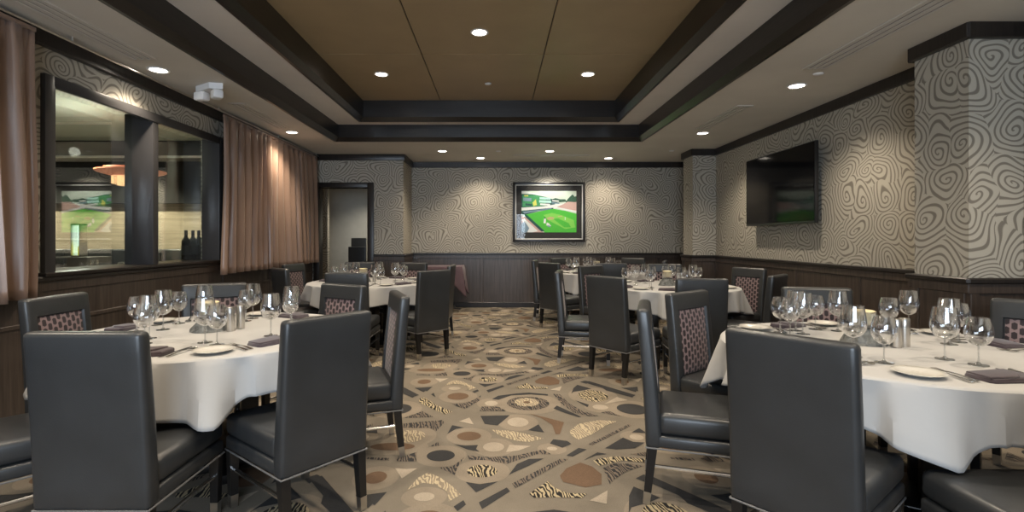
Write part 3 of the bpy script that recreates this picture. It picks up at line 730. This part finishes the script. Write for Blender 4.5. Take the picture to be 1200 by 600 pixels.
# ------------------------------------------------------------------ tables and cloths
TB = {1: (-1.65, 3.03), 2: (-1.60, 6.52), 3: (1.985, 2.60), 4: (2.0, 5.97), 5: (1.65, 8.5)}
CORN = {1: 298, 2: 250, 3: 247, 4: 262, 5: 240}
R = .775
TLAB = {1: 'round table under white cloth at the front left, by the window', 2: 'round table under white cloth before the long curtain', 3: 'round table under white cloth at the front right, largest in view',
        4: 'round table under white cloth in the middle of the right side', 5: 'round table under white cloth nearest the back wall'}
def make_table():
    t = thing('round_table', None, None)
    bm = B(); lathe(bm, [(0, .712), (R - .03, .712), (R - .015, .720), (R - .015, .742), (R - .022, .748), (0, .748)], 64); obj('table_top', bm, MT['black'], t)
    for sx in (-1, 1):
        for sy in (-1, 1):
            bm = B(); box(bm, sx * .15 - .045, sx * .15 + .045, sy * .15 - .045, sy * .15 + .045, .05, .712, .004); obj('leg', bm, MT['leg'], t)
    bm = B(); box(bm, -.23, .23, -.23, .23, .66, .711, .004); obj('apron', bm, MT['leg'], t)
    for s in (0, 1):
        bm = B(); box(bm, *((-.40, .40, -.06, .06) if s == 0 else (-.06, .06, -.40, .40)), .0, .05 + .0015 * s, .012); box(bm, -.22, .22, -.22, .22, .010, .052 + .001 * s, .006)
        obj('foot', bm, MT['leg'], t)
    return t
tp = make_table(); first = True
for k, (x, y) in TB.items():
    rz = math.radians(20 + 13 * k)
    if first: first = False; tp.location = (x, y, .0036); tp.rotation_euler = (0, 0, rz); tag(tp, TLAB[k], 'table', 'round dining tables')
    else: tag(dup(tp, (x, y, .0036), rz), TLAB[k], 'table', 'round dining tables')
def cloth(k):
    rnd = random.Random(20 + k); N = 288; c0 = CORN[k]; bm = B()
    mid = {1: .20, 2: .20, 3: .165, 4: .21, 5: .2}[k]; cor = {1: .10, 2: .11, 3: .135, 4: .13, 5: .1}[k]
    ph = [rnd.uniform(0, 6.28) for _ in range(6)]
    rings = [(0.0, 0)]
    prof = [(.25, 0), (.5, 0), (.68, 0), (.74, 0), (.762, -.0005), (.772, -.003), (.779, -.009)]
    rows = 13; g = []
    ctr = bm.verts.new((0, 0, ZC))
    for r, dz in prof:
        g.append([bm.verts.new((r * math.cos(2 * PI * i / N), r * math.sin(2 * PI * i / N), ZC + dz)) for i in range(N)])
    kn = []; aa = rnd.uniform(0, 8); sg = 1             # crisp folds: knots (angle, radial offset) between the corners
    while aa < 352:
        kn.append((aa, sg * rnd.uniform(.022, .062))); sg = -sg; aa += rnd.uniform(3.5, 6) if sg > 0 else rnd.uniform(9, 20)
    def fold(a):
        for (a0, v0), (a1, v1) in zip(kn, kn[1:] + [(kn[0][0] + 360, kn[0][1])]):
            x = a if a >= kn[0][0] else a + 360
            if a0 <= x < a1: t = (x - a0) / (a1 - a0); t = t * t * (3 - 2 * t) * .6 + t * .4; return v0 + (v1 - v0) * t
        return 0
    def tri(d, l, r_): return max(0, 1 + d / l) if d < 0 else max(0, 1 - d / r_)
    for q in range(1, rows + 1):
        s = q / rows; row = []
        for i in range(N):
            a = 360 * i / N; d = ((a - c0 + 45) % 90) - 45      # degrees from the nearest corner
            tip = tri(d, 30, 9)
            drop = mid + cor * (.30 * tri(d, 45, 45) + .70 * tip) + .016 * math.sin(math.radians(a) * 3 + ph[0]) + .006 * math.sin(math.radians(a) * 7 + ph[1])
            pleat = .088 * tri(d, 20, 7) - .045 * tri(d - 13, 7, 9) + .035 * tri(d - 25, 9, 8) - .022 * tri(d + 26, 8, 8)
            rr = .780 + s ** .8 * .016 + pleat * s ** 1.1 + fold(a) * s ** .75
            rr = max(rr, .770 + .004 * s)
            row.append(bm.verts.new((rr * math.cos(math.radians(a)), rr * math.sin(math.radians(a)), ZC - .012 - (drop - .012) * s)))
        g.append(row)
    for i in range(N): bm.faces.new((ctr, g[0][i], g[0][(i + 1) % N]))
    for a, b in zip(g, g[1:]):
        for i in range(N): bm.faces.new((a[i], b[i], b[(i + 1) % N], a[(i + 1) % N]))
    o = obj('tablecloth', bm, MT['cloth'], angle=30)
    o.location = (TB[k][0], TB[k][1], 0)
    md = o.modifiers.new('thickness', 'SOLIDIFY'); md.thickness = .002; md.offset = -1
    tag(o, 'white linen cloth draped over the ' + TN[k].replace('table', 'round table'), 'tablecloth', 'white tablecloths')
for k in TB: cloth(k)

# ------------------------------------------------------------------ tableware prototypes
def glass_prof(kind):
    if kind == 0: bowl = [(.006, .088), (.022, .094), (.040, .108), (.051, .128), (.0545, .150), (.053, .175), (.048, .205), (.043, .236)]
    else: bowl = [(.006, .080), (.020, .085), (.037, .100), (.047, .120), (.050, .140), (.0475, .165), (.042, .186), (.037, .204)]
    return bowl
def make_glass(kind, parts=True):
    bowl = glass_prof(kind); zt = bowl[0][1]; name = 'wine_glass'
    wall = bowl + [(r - .0012, z) for r, z in bowl[::-1]]
    st = [(.005, zt + .004), (.0042, zt - .008), (.0036, zt * .5), (.0045, .014)]; ft = [(.0045, .014), (.010, .006), (.026, .003), (.036, .0015), (.0365, .0), (0, .0)]
    if not parts:
        bm = B(); lathe(bm, bowl + [(bowl[-1][0] - .0014, bowl[-1][1])], 20, cap0=True, cap1=False, mi=0); lathe(bm, st + ft, 12, mi=1, cap0=False, cap1=False)
        return obj(name, bm, [MT['glass'], MT['stem']], angle=60)
    t = thing(name, None, None)
    bm = B(); lathe(bm, wall, 36, cap0=True, cap1=True); obj('bowl', bm, MT['glass'], t, 60)
    bm = B(); lathe(bm, st, 14, cap0=False, cap1=False); obj('stem', bm, MT['stem'], t, 60)
    bm = B(); lathe(bm, ft, 30, cap0=False, cap1=False); obj('foot', bm, MT['stem'], t, 60)
    return t
def make_napkin():
    bm = B()
    a = [(-.110, -.050), (-.095, -.062), (.085, -.060), (.112, -.045), (.110, .050), (.09, .060), (-.100, .058), (-.112, .045)]
    slab(bm, a, 0, .010, bevel=.005); slab(bm, [(x * .985 + .002, y * .97 + .001) for x, y in a], .0095, .018, bevel=.006)
    slab(bm, [(-.105, -.05), (.02, -.055), (.06, -.02), (.075, .05), (-.10, .052)], .0175, .025, bevel=.006)
    for v in bm.verts: v.co.z += .004 * math.sin(v.co.x * 22) * (v.co.z > .012)
    for v in bm.verts: v.co.x *= .88
    return obj('folded_napkin', bm, MT['napkin'], angle=50)
def make_plate():
    bm = B(); lathe(bm, [(0, .004), (.045, .004), (.052, .006), (.070, .013), (.085, .0175), (.0862, .0165), (.070, .009), (.050, .0), (0, .0)], 40)
    for v in bm.verts: v.co.x *= 1.06; v.co.y *= 1.06
    return obj('bread_plate', bm, MT['china'], angle=60)
def strip(bm, pts, th=.0032):                     # pts: (y, half width, z)
    a = [[bm.verts.new((s * w, y, z + d)) for s in (-1, 1)] for y, w, z in pts for d in (0,)]
    b = [[bm.verts.new((s * w, y, z + th)) for s in (-1, 1)] for y, w, z in pts]
    for i in range(len(pts) - 1):
        bm.faces.new((a[i][0], a[i][1], a[i + 1][1], a[i + 1][0])); bm.faces.new((b[i][1], b[i][0], b[i + 1][0], b[i + 1][1]))
        bm.faces.new((a[i][0], a[i + 1][0], b[i + 1][0], b[i][0])); bm.faces.new((a[i][1], b[i][1], b[i + 1][1], a[i + 1][1]))
    bm.faces.new((a[0][0], b[0][0], b[0][1], a[0][1])); bm.faces.new((a[-1][0], a[-1][1], b[-1][1], b[-1][0]))
H_ = [(-.105, .0075, .001), (-.09, .009, .002), (-.05, .006, .005), (0, .0035, .006), (.03, .003, .005)]
def make_fork():
    bm = B(); strip(bm, H_ + [(.045, .006, .003), (.055, .0115, .001), (.068, .0125, .001)])
    for k in range(4):
        x = -.0102 + .0068 * k; rod(bm, (x, .066, .0022), (x, .102, .006), .0019, .0012, n=6)
    return obj('fork', bm, MT['cutlery'])
def make_knife():
    bm = B(); strip(bm, [(-.115, .008, 0), (-.10, .0095, 0), (-.02, .0065, .001), (-.01, .005, .001), (.0, .0095, .001), (.07, .0105, .001), (.10, .008, .001), (.115, .002, .001)], .003)
    return obj('knife', bm, MT['cutlery'])
def make_spoon():
    bm = B(); strip(bm, H_ + [(.04, .005, .003), (.05, .013, .002), (.065, .0185, .0), (.08, .019, .0), (.095, .013, .002), (.103, .004, .005)])
    return obj('spoon', bm, MT['cutlery'])
PROTO = {'g0': make_glass(0), 'g1': make_glass(1), 's0': make_glass(0, False), 's1': make_glass(1, False), 'napkin': make_napkin(), 'plate': make_plate(), 'fork': make_fork(), 'knife': make_knife(), 'spoon': make_spoon()}
fresh = set(PROTO); PUT = {}
def put(key, fam, k, x, y, rz=0.0, z=ZC + .0008, cat=None):
    """set one piece of tableware on table k, remembering it so that labels can be counted off from the left"""
    p = PROTO[key]
    if key in fresh: fresh.discard(key); o = p; o.location = (x, y, z); o.rotation_euler = (0, 0, rz)
    else: o = dup(p, (x, y, z), rz)
    o['category'] = cat; PUT.setdefault((fam, k), []).append((px(x, y), o)); return o
G1 = [(-2.15, 3.03, 1), (-1.83, 2.66, 1), (-1.90, 2.80, 0), (-2.0, 3.07, 0), (-2.05, 3.37, 1), (-1.95, 3.46, 0), (-1.53, 2.69, 0), (-1.43, 2.63, 1), (-1.66, 3.46, 1), (-1.60, 3.57, 0), (-1.27, 2.88, 0), (-1.336, 3.35, 0), (-1.28, 3.18, 1)]
G3 = [(1.575, 3.0, 1), (1.76, 3.13, 0), (1.635, 2.86, 1), (1.745, 2.96, 0), (1.92, 3.17, 1), (2.00, 3.06, 0), (1.65, 2.37, 0), (1.675, 2.25, 1), (2.40, 3.07, 0), (2.29, 3.02, 1), (2.03, 2.32, 0), (2.08, 2.21, 1), (2.345, 2.65, 0), (2.47, 2.70, 1)]
for k, L in ((1, G1), (3, G3)):
    for x, y, kind in L: put('g%d' % kind, 'wine glass', k, x, y, random.uniform(0, 6), cat='glass')
SEATS = {1: [268, 320, 12, 66, 120, 174], 3: [208, 155, 105, 55, 3, 268], 2: [270, 322, 14, 66, 118, 170], 4: [250, 199, 148, 97, 46, 355], 5: [232, 180, 128, 76, 24, 284]}
rnd = random.Random(11)
for k, A in SEATS.items():
    cx, cy = TB[k]; big = k in (1, 3)
    for a in A:
        a = math.radians(a + rnd.uniform(-2, 2)); u = (math.cos(a), math.sin(a)); v = (-math.sin(a), math.cos(a)); rz = a + PI / 2 
        def at(r, t): return cx + u[0] * r + v[0] * t, cy + u[1] * r + v[1] * t
        j = lambda s: rnd.uniform(-s, s)
        q = at(.60 + j(.015), .01 + j(.01)); put('napkin', 'folded plum napkin', k, q[0], q[1], rz + j(.12), cat='napkin')
        q = at(.585 + j(.012), -.262 + j(.004)); put('plate', 'cream bread plate', k, q[0], q[1], cat='plate')
        q = at(.575, -.147 + j(.001)); put('fork', 'fork', k, q[0], q[1], rz + .05 + j(.01), cat='fork')
        q = at(.565, .132 + j(.003)); put('knife', 'table knife', k, q[0], q[1], rz - .05 + j(.03), cat='knife')
        if big:
            q = at(.565, -.117 + j(.001)); put('fork', 'fork', k, q[0], q[1], rz + .05 + j(.01), cat='fork')
            q = at(.57, .168 + j(.003)); put('spoon', 'spoon', k, q[0], q[1], rz - .05 + j(.03), cat='spoon')
        else:
            q = at(.33 + j(.03), .13 + j(.03)); put('s0', 'wine glass', k, q[0], q[1], cat='glass')
            q = at(.41 + j(.03), .21 + j(.02)); put('s1', 'wine glass', k, q[0], q[1], cat='glass')
CEN = {1: ((-1.71, 3.05), [(-1.575, 3.03, ''), (-1.56, 3.12, '')]), 2: ((-1.70, 6.52), [(-1.55, 6.50, 'a')]), 3: ((1.92, 2.68), [(2.01, 2.575, ''), (2.07, 2.60, '')]),
       4: ((2.0, 6.0), [(2.15, 6.04, ''), (2.205, 6.08, '')]), 5: ((1.66, 8.5), [(1.80, 8.48, '')])}
for k in TB:                                        # nudge glasses clear of one another and of what lies round them
    gl = [o for _, o in PUT[('wine glass', k)]]
    ob = [(o.location.x, o.location.y, d) for fam, d in (('folded plum napkin', .150), ('cream bread plate', .155)) for _, o in PUT[(fam, k)]]
    ob += [(CEN[k][0][0], CEN[k][0][1], .168)] + [(e[0], e[1], .083) for e in CEN[k][1]]
    for fam in ('fork', 'table knife', 'spoon'):
        for _, o in PUT.get((fam, k), []):
            a = o.rotation_euler[2]; ob += [(o.location.x - math.sin(a) * e, o.location.y + math.cos(a) * e, .058) for e in (0, .05, .105)]
    for it in range(120):
        for a in gl:
            for b_ in [(o.location.x, o.location.y, .113) for o in gl if o is not a] + ob:
                dx, dy = a.location.x - b_[0], a.location.y - b_[1]; d = math.hypot(dx, dy)
                if d < b_[2]:
                    m_ = (b_[2] - d) * .5 / max(d, 1e-4); a.location.x += dx * m_; a.location.y += dy * m_
for (fam, k), L in PUT.items():
    L = sorted(((px(o.location.x, o.location.y), o) for _, o in L), key=lambda e: e[0])
    plural = {'knife': 'knives', 'glass': 'glasses'}.get(fam.split()[-1], fam.split()[-1] + 's')
    for i, (_, o) in enumerate(L):
        o['label'] = '%s %s from the left on the %s, on white linen' % (ORD[i], fam, TN[k])
        o['group'] = ' '.join(fam.split()[:-1] + [plural]) + ' on the ' + TN[k]

# centrepieces
def make_candle():
    t = thing('candle_holder', None, None)
    bm = B(); rr = random.Random(4); lathe(bm, [(0, 0), (.105, 0), (.10, .012), (.080, .040), (.058, .075), (.052, .084), (0, .084)], 18)
    for v in bm.verts:
        if v.co.z > .001 and v.co.xy.length > .02: v.co += Vector((rr.uniform(-.009, .009), rr.uniform(-.009, .009), rr.uniform(-.003, .002)))
    obj('rock_base', bm, MT['rock'], t, 10)
    bm = B(); lathe(bm, [(0, .080), (.048, .080), (.057, .09), (.057, .168), (.054, .168), (.053, .10), (0, .10)], 28); obj('glass_cup', bm, MT['glass'], t, 60)
    bm = B(); lathe(bm, [(0, .102), (.0525, .102), (.0528, .168), (.046, .172), (.02, .166), (0, .165)], 28); rod(bm, (0, 0, .163), (.002, 0, .175), .0015, n=6); w = obj('candle', bm, MT['wax'], t, 60)
    return t
def make_shaker():
    t = thing('shaker', None, None)
    bm = B(); lathe(bm, [(0, 0), (.024, 0), (.0245, .003), (.0245, .098), (.0225, .099), (.0225, .102), (0, .102)], 28); obj('body', bm, MT['steel'], t, 40)
    bm = B(); lathe(bm, [(0, .101), (.0245, .101), (.0245, .138), (.022, .142), (0, .143)], 28); obj('cap', bm, MT['steel'], t, 40)
    return t
cp = make_candle(); sp = make_shaker(); c1 = s1 = True
for k, (c, L) in CEN.items():
    lab = 'cream candle on a grey rock base, centre of the ' + TN[k]
    if c1: c1 = False; cp.location = (c[0], c[1], ZC + .0008); tag(cp, lab, 'candle', 'candle centrepieces')
    else: tag(dup(cp, (c[0], c[1], ZC + .0008), k * 1.3), lab, 'candle', 'candle centrepieces')
    L = sorted(L, key=lambda e: px(e[0], e[1]))
    for i, (x, y, _) in enumerate(L):
        lab = ('brushed steel shaker beside the candle on the ' if len(L) == 1 else ('left' if i == 0 else 'right') + ' one of two brushed steel shakers on the ') + TN[k]
        if s1: s1 = False; sp.location = (x, y, ZC + .0008); tag(sp, lab, 'shaker', 'steel shakers')
        else: tag(dup(sp, (x, y, ZC + .0008), 0), lab, 'shaker', 'steel shakers')

# plum-clothed side table at the back wall
t = thing('side_table', 'small pedestal table under a plum cloth at the back wall', 'table', (-.98, 9.32, .0036))
bm = B(); box(bm, -.37, .37, -.30, .30, .775, .805, .004); obj('table_top', bm, MT['black'], t)
bm = B(); rod(bm, (0, 0, .05), (0, 0, .776), .035, n=16); obj('column', bm, MT['leg'], t)
for a in range(4):
    bm = B(); c_, s_ = math.cos(PI / 4 + a * PI / 2 + .2), math.sin(PI / 4 + a * PI / 2 + .2); L_ = .40 if s_ < 0 else .36
    rod(bm, (c_ * .03, s_ * .03, .06), (c_ * L_, s_ * L_, .028), .022, .016, n=10); rod(bm, (c_ * (L_ - .01), s_ * (L_ - .01), .03), (c_ * (L_ - .01), s_ * (L_ - .01), 0), .017, n=12); obj('foot', bm, MT['chrome'], t)
bm = B(); n = 24; g = []
hx, hy = .372, .302
def edge(i, m):                                    # walk round the rectangle
    q = 4 * i / m; s = int(q) % 4; f = q - int(q)
    P = [(-1, -1), (1, -1), (1, 1), (-1, 1)]; a, b = P[s], P[(s + 1) % 4]
    return (a[0] + (b[0] - a[0]) * f, a[1] + (b[1] - a[1]) * f), f
m = 160
top = [bm.verts.new((hx * edge(i, m)[0][0], hy * edge(i, m)[0][1], .8075)) for i in range(m)]
bm.faces.new(top); prev = top
for q in range(1, 11):
    s = q / 10; row = []
    for i in range(m):
        (ex, ey), f = edge(i, m); c = abs(f - .5) * 2
        drop = .25 + .31 * c ** 3 + .012 * math.sin(i * .4); out = .01 + .11 * s * c ** 6 + .016 * math.sin(i * .55) * s
        nl = math.hypot(ex, ey); row.append(bm.verts.new((hx * ex + out * ex / nl * 1.0, hy * ey + min(out, .085) * ey / nl, .806 - drop * s)))
    for i in range(m): bm.faces.new((prev[i], row[i], row[(i + 1) % m], prev[(i + 1) % m]))
    prev = row
o = obj('tablecloth', bm, MT['purple'], angle=60); o.location = (-.98, 9.32, .0036); tag(o, 'plum cloth draped over the small side table at the back wall', 'tablecloth')
md = o.modifiers.new('thickness', 'SOLIDIFY'); md.thickness = .002; md.offset = -1

# ------------------------------------------------------------------ seen through the window and the doorway
def make_bottle():
    t = thing('wine_bottle', None, None)
    bm = B(); lathe(bm, [(0, .004), (.030, 0), (.043, .004), (.0445, .015), (.0445, .200), (.041, .222), (.024, .248), (.0165, .262), (.0160, .31), (0, .31)], 28); obj('body', bm, MT['bottle'], t, 50)
    bm = B(); lathe(bm, [(0, .336), (.016, .336), (.0185, .332), (.0185, .322), (.0172, .318), (.0172, .275), (.0160, .275)], 24, cap0=False, cap1=False); obj('capsule', bm, MT['black'], t, 50)
    bm = B(); lathe(bm, [(.0448, .06), (.0451, .06), (.0451, .165), (.0448, .165)], 28, cap0=False, cap1=False); obj('paper_label', bm, MT['paperlabel'], t, 50)
    return t
bp = make_bottle(); b1 = True
for x, y, lab in ((-3.47, 5.72, 'dark wine bottle on the window sill, nearest the mullion of three'), (-3.47, 5.85, 'dark wine bottle on the window sill, middle one of three'), (-3.475, 5.975, 'dark wine bottle on the window sill, nearest the long curtain')):
    if b1: b1 = False; bp.location = (x, y, 1.0625); tag(bp, lab, 'bottle', 'bottles on the window sill')
    else: tag(dup(bp, (x, y, 1.0625), 0), lab, 'bottle', 'bottles on the window sill')
k = 0
for x in (-3.78, -3.70, -3.62):
    for z in (.8815, 1.2815, 1.6815):
        o = dup(bp, (x, 11.5, z), 0); k += 1
        tag(o, 'dark bottle on the backlit shelf beyond the doorway', 'bottle', 'bottles on the backlit shelf'); o.scale = (.8, .8, .8)
t = thing('chandelier', 'round amber drum chandelier with gold beads beyond the window', 'chandelier', (-4.28, 6.0, .25))
t.scale = (.88, .88, .84)
bm = B(); lathe(bm, [(.22, 2.12), (.38, 2.17), (.40, 2.185), (.40, 2.20), (.30, 2.22), (.30, 2.24), (.12, 2.25), (.12, 2.235), (.29, 2.20), (.37, 2.178), (.22, 2.13)], 48, cap0=False, cap1=False); obj('shade', bm, MT['amber'], t)
bm = B(); rod(bm, (0, 0, 2.22), (0, 0, 2.985), .012); lathe(bm, [(0, 2.96), (.07, 2.96), (.07, 2.985)], 24); obj('rod', bm, MT['steel'], t)
bm = B()
for q in range(48):
    for r_, n_ in ((.21, 5), (.15, 6)):
        a = 2 * PI * q / 48
        for i in range(n_): lathe(bm, [(0, -.012), (.010, 0), (0, .012)], 5, (r_ * math.cos(a), r_ * math.sin(a), 2.11 - i * .022))
be = obj('beads', bm, MT['bead'], t); be['kind'] = 'stuff'
t = thing('lit_display', 'glowing greenish display case with a yellow bottle beyond the window', 'display', (-6.12, 7.5, 0))
bm = B(); box(bm, -.055, .055, .05, .08, 1.06, 1.5, .004); obj('light_panel', bm, MT['glow'], t)
bm = B()
for x in (-.065, .055): box(bm, x, x + .01, -.07, .08, 1.04, 1.52, .002)
box(bm, -.065, .065, -.07, .08, 1.04, 1.06, .002); box(bm, -.065, .065, -.07, .08, 1.5, 1.52, .002); obj('case', bm, MT['steel'], t)
bm = B(); lathe(bm, [(0, 1.06), (.028, 1.06), (.028, 1.17), (.010, 1.22), (.010, 1.28), (0, 1.28)], 20, (.02, 0, 0)); obj('yellow_bottle', bm, MT['lime'], t)
bm = B(); box(bm, -.3, .3, -.22, .25, 0, 1.04, .006); obj('counter', bm, MT['black'], t)
t = thing('banquette', 'long dark leather banquette beyond the window', 'bench', (-7.2, 8.4, 0))
for i in range(6):
    bm = B(); box(bm, -2.4 + i * .8 + .004, -1.6 + i * .8 - .004, .12, .26, .40, 1.13, .03, 3); obj('back_cushion', bm, MT['leather'], t, 50)
bm = B(); box(bm, -2.4, 2.4, -.40, .125, .30, .47, .03, 3); obj('seat', bm, MT['leather'], t, 50)
bm = B(); box(bm, -2.4, 2.4, -.36, .24, 0, .305, .004); obj('plinth', bm, MT['black'], t)
def bar_table(x, y, lab):
    t = thing('square_table', lab, 'table', (x, y, 0), 0, 'square tables beyond the window')
    bm = B(); box(bm, -.42, .42, -.42, .42, .74, .775, .006); obj('table_top', bm, MT['cloth'], t)
    bm = B(); rod(bm, (0, 0, .02), (0, 0, .742), .04, n=16); obj('column', bm, MT['leg'], t)
    bm = B(); lathe(bm, [(0, 0), (.28, 0), (.27, .015), (.05, .03), (0, .03)], 28); obj('base', bm, MT['leg'], t)
bar_table(-5.2, 4.95, 'square white-topped table just beyond the near window pane'); bar_table(-5.35, 7.2, 'square white-topped table beyond the far window pane')
for x, y, f, lab in ((-5.2, 4.05, (0, 1), 'dark chair beyond the near window pane, facing away'), (-6.1, 5.0, (1, 0), 'dark chair beyond the window, side-on behind the first table'),
                     (-5.1, 5.9, (0, -1), 'dark chair beyond the window between the two tables'), (-5.35, 6.25, (0, 1), 'dark chair in front of the second table beyond the window'),
                     (-6.6, 6.5, (1, 0), 'dark chair beyond the window beside the lit display')):
    place(proto, (x, y), f, lab, 'chairs in the neighbouring room', .265)
for x, y, kind in ((-5.4, 4.8, 's0'), (-5.0, 4.75, 's1'), (-5.1, 5.1, 's0'), (-5.5, 7.0, 's0'), (-5.2, 7.1, 's1')):
    o = dup(PROTO[kind], (x, y, .7755), 0); tag(o, 'clear wine glass on a table beyond the window', 'glass', 'wine glasses beyond the window')
def tall_chair(x, y, h, w, lab):
    t = thing('tall_chair', lab, 'chair', (x, y, 0), math.radians(-8), 'tall chairs beyond the doorway')
    bm = B(); box(bm, -w / 2, w / 2, -.05, .0, h - .50, h, .015, 3); obj('backrest', bm, MT['leather'], t, 50)
    bm = B(); box(bm, -w / 2, w / 2, -.02, .36, h - .56, h - .48, .02, 3); obj('seat', bm, MT['leather'], t, 50)
    for sx in (-1, 1):
        for yy in (-.02, .33):
            bm = B(); rod(bm, (sx * (w / 2 - .025), yy, h - .55), (sx * (w / 2 - .02), yy, 0), .026, .02, square=True); obj('leg', bm, MT['leg'], t)
tall_chair(-2.71, 10.0, 1.15, .36, 'tall black chair back beyond the doorway, nearer one'); tall_chair(-2.83, 10.55, 1.32, .32, 'tall black chair back beyond the doorway, farther one')

# ------------------------------------------------------------------ light and camera
def lamp(name, kind, loc, energy, color, rot=(0, 0, 0), **kw):
    l = bpy.data.lights.new(name, kind); l.energy = energy; l.color = color
    for a, v in kw.items(): setattr(l, a, v)
    o = bpy.data.objects.new(name, l); COL.objects.link(o); o.location = loc; o.rotation_euler = rot; return o
lamp('daylight', 'AREA', (-.5, YF - .14, 1.6), 200, (.74, .86, 1.0), (PI / 2, 0, 0), shape='RECTANGLE', size=3.5, size_y=1.6)
lamp('picture_spot', 'SPOT', (.99, 8.95, 2.72), 60, (1, .93, .80), (math.radians(38), 0, 0), spot_size=math.radians(75), spot_blend=.7, shadow_soft_size=.03)
for x, y in ((-5.2, 3.2), (-5.0, 6.4), (-8.0, 5.0), (-4.5, 8.35), (-6.2, 8.35), (-8.2, 8.35)): lamp('neighbour_spot', 'SPOT', (x, y, 2.7), 300, (1, .9, .72), spot_size=math.radians(120), spot_blend=.8, shadow_soft_size=.06)  # spots for the neighbouring room; back row added to wash the rear wall brighter
lamp('chandelier_lamp', 'POINT', (-4.6, 5.6, 2.25), 24, (1, .95, .82), shadow_soft_size=.05)
lamp('corridor_lamp', 'SPOT', (-2.5, 10.3, 2.45), 60, (1, .92, .78), spot_size=math.radians(140), spot_blend=.8, shadow_soft_size=.06)
for i, (x, y) in enumerate(((-4.6, 3.6), (-5.6, 6.3), (-7.2, 4.4), (-7.8, 7.0))):
    bm = B(); lathe(bm, [(0, 2.752), (.07, 2.752), (.085, 2.762)], 24); o = obj('neighbour_downlight_lens', bm, MT['lamp'])
    o.name = 'downlight_lens'; o.location = (x, y, 0); tag(o, 'lit downlight lens in the ceiling beyond the window', 'ceiling light', 'downlights beyond the window')
w = bpy.data.worlds.new('sky'); scene.world = w; w.use_nodes = True
w.node_tree.nodes['Background'].inputs[0].default_value = (.62, .78, 1, 1); w.node_tree.nodes['Background'].inputs[1].default_value = 1.2
cam = bpy.data.cameras.new('camera'); co = bpy.data.objects.new('camera', cam); COL.objects.link(co)
co.location = (0, 0, EYE); co.rotation_euler = (PI / 2, 0, 0); cam.sensor_width = 36; cam.lens = 18.0
cam.shift_x = 18 / 1200; cam.shift_y = -20 / 1200; cam.clip_start = .05
scene.camera = co
vs = scene.view_settings; vs.view_transform = 'Standard'; vs.look = 'None'; vs.exposure = 0.47; vs.gamma = 1.0; vs.use_curve_mapping = False
c = scene.cycles; c.use_denoising = True; c.max_bounces = 8; c.diffuse_bounces = 4; c.glossy_bounces = 4; c.transparent_max_bounces = 24; c.caustics_reflective = False; c.caustics_refractive = False
c.sample_clamp_indirect = 6.0
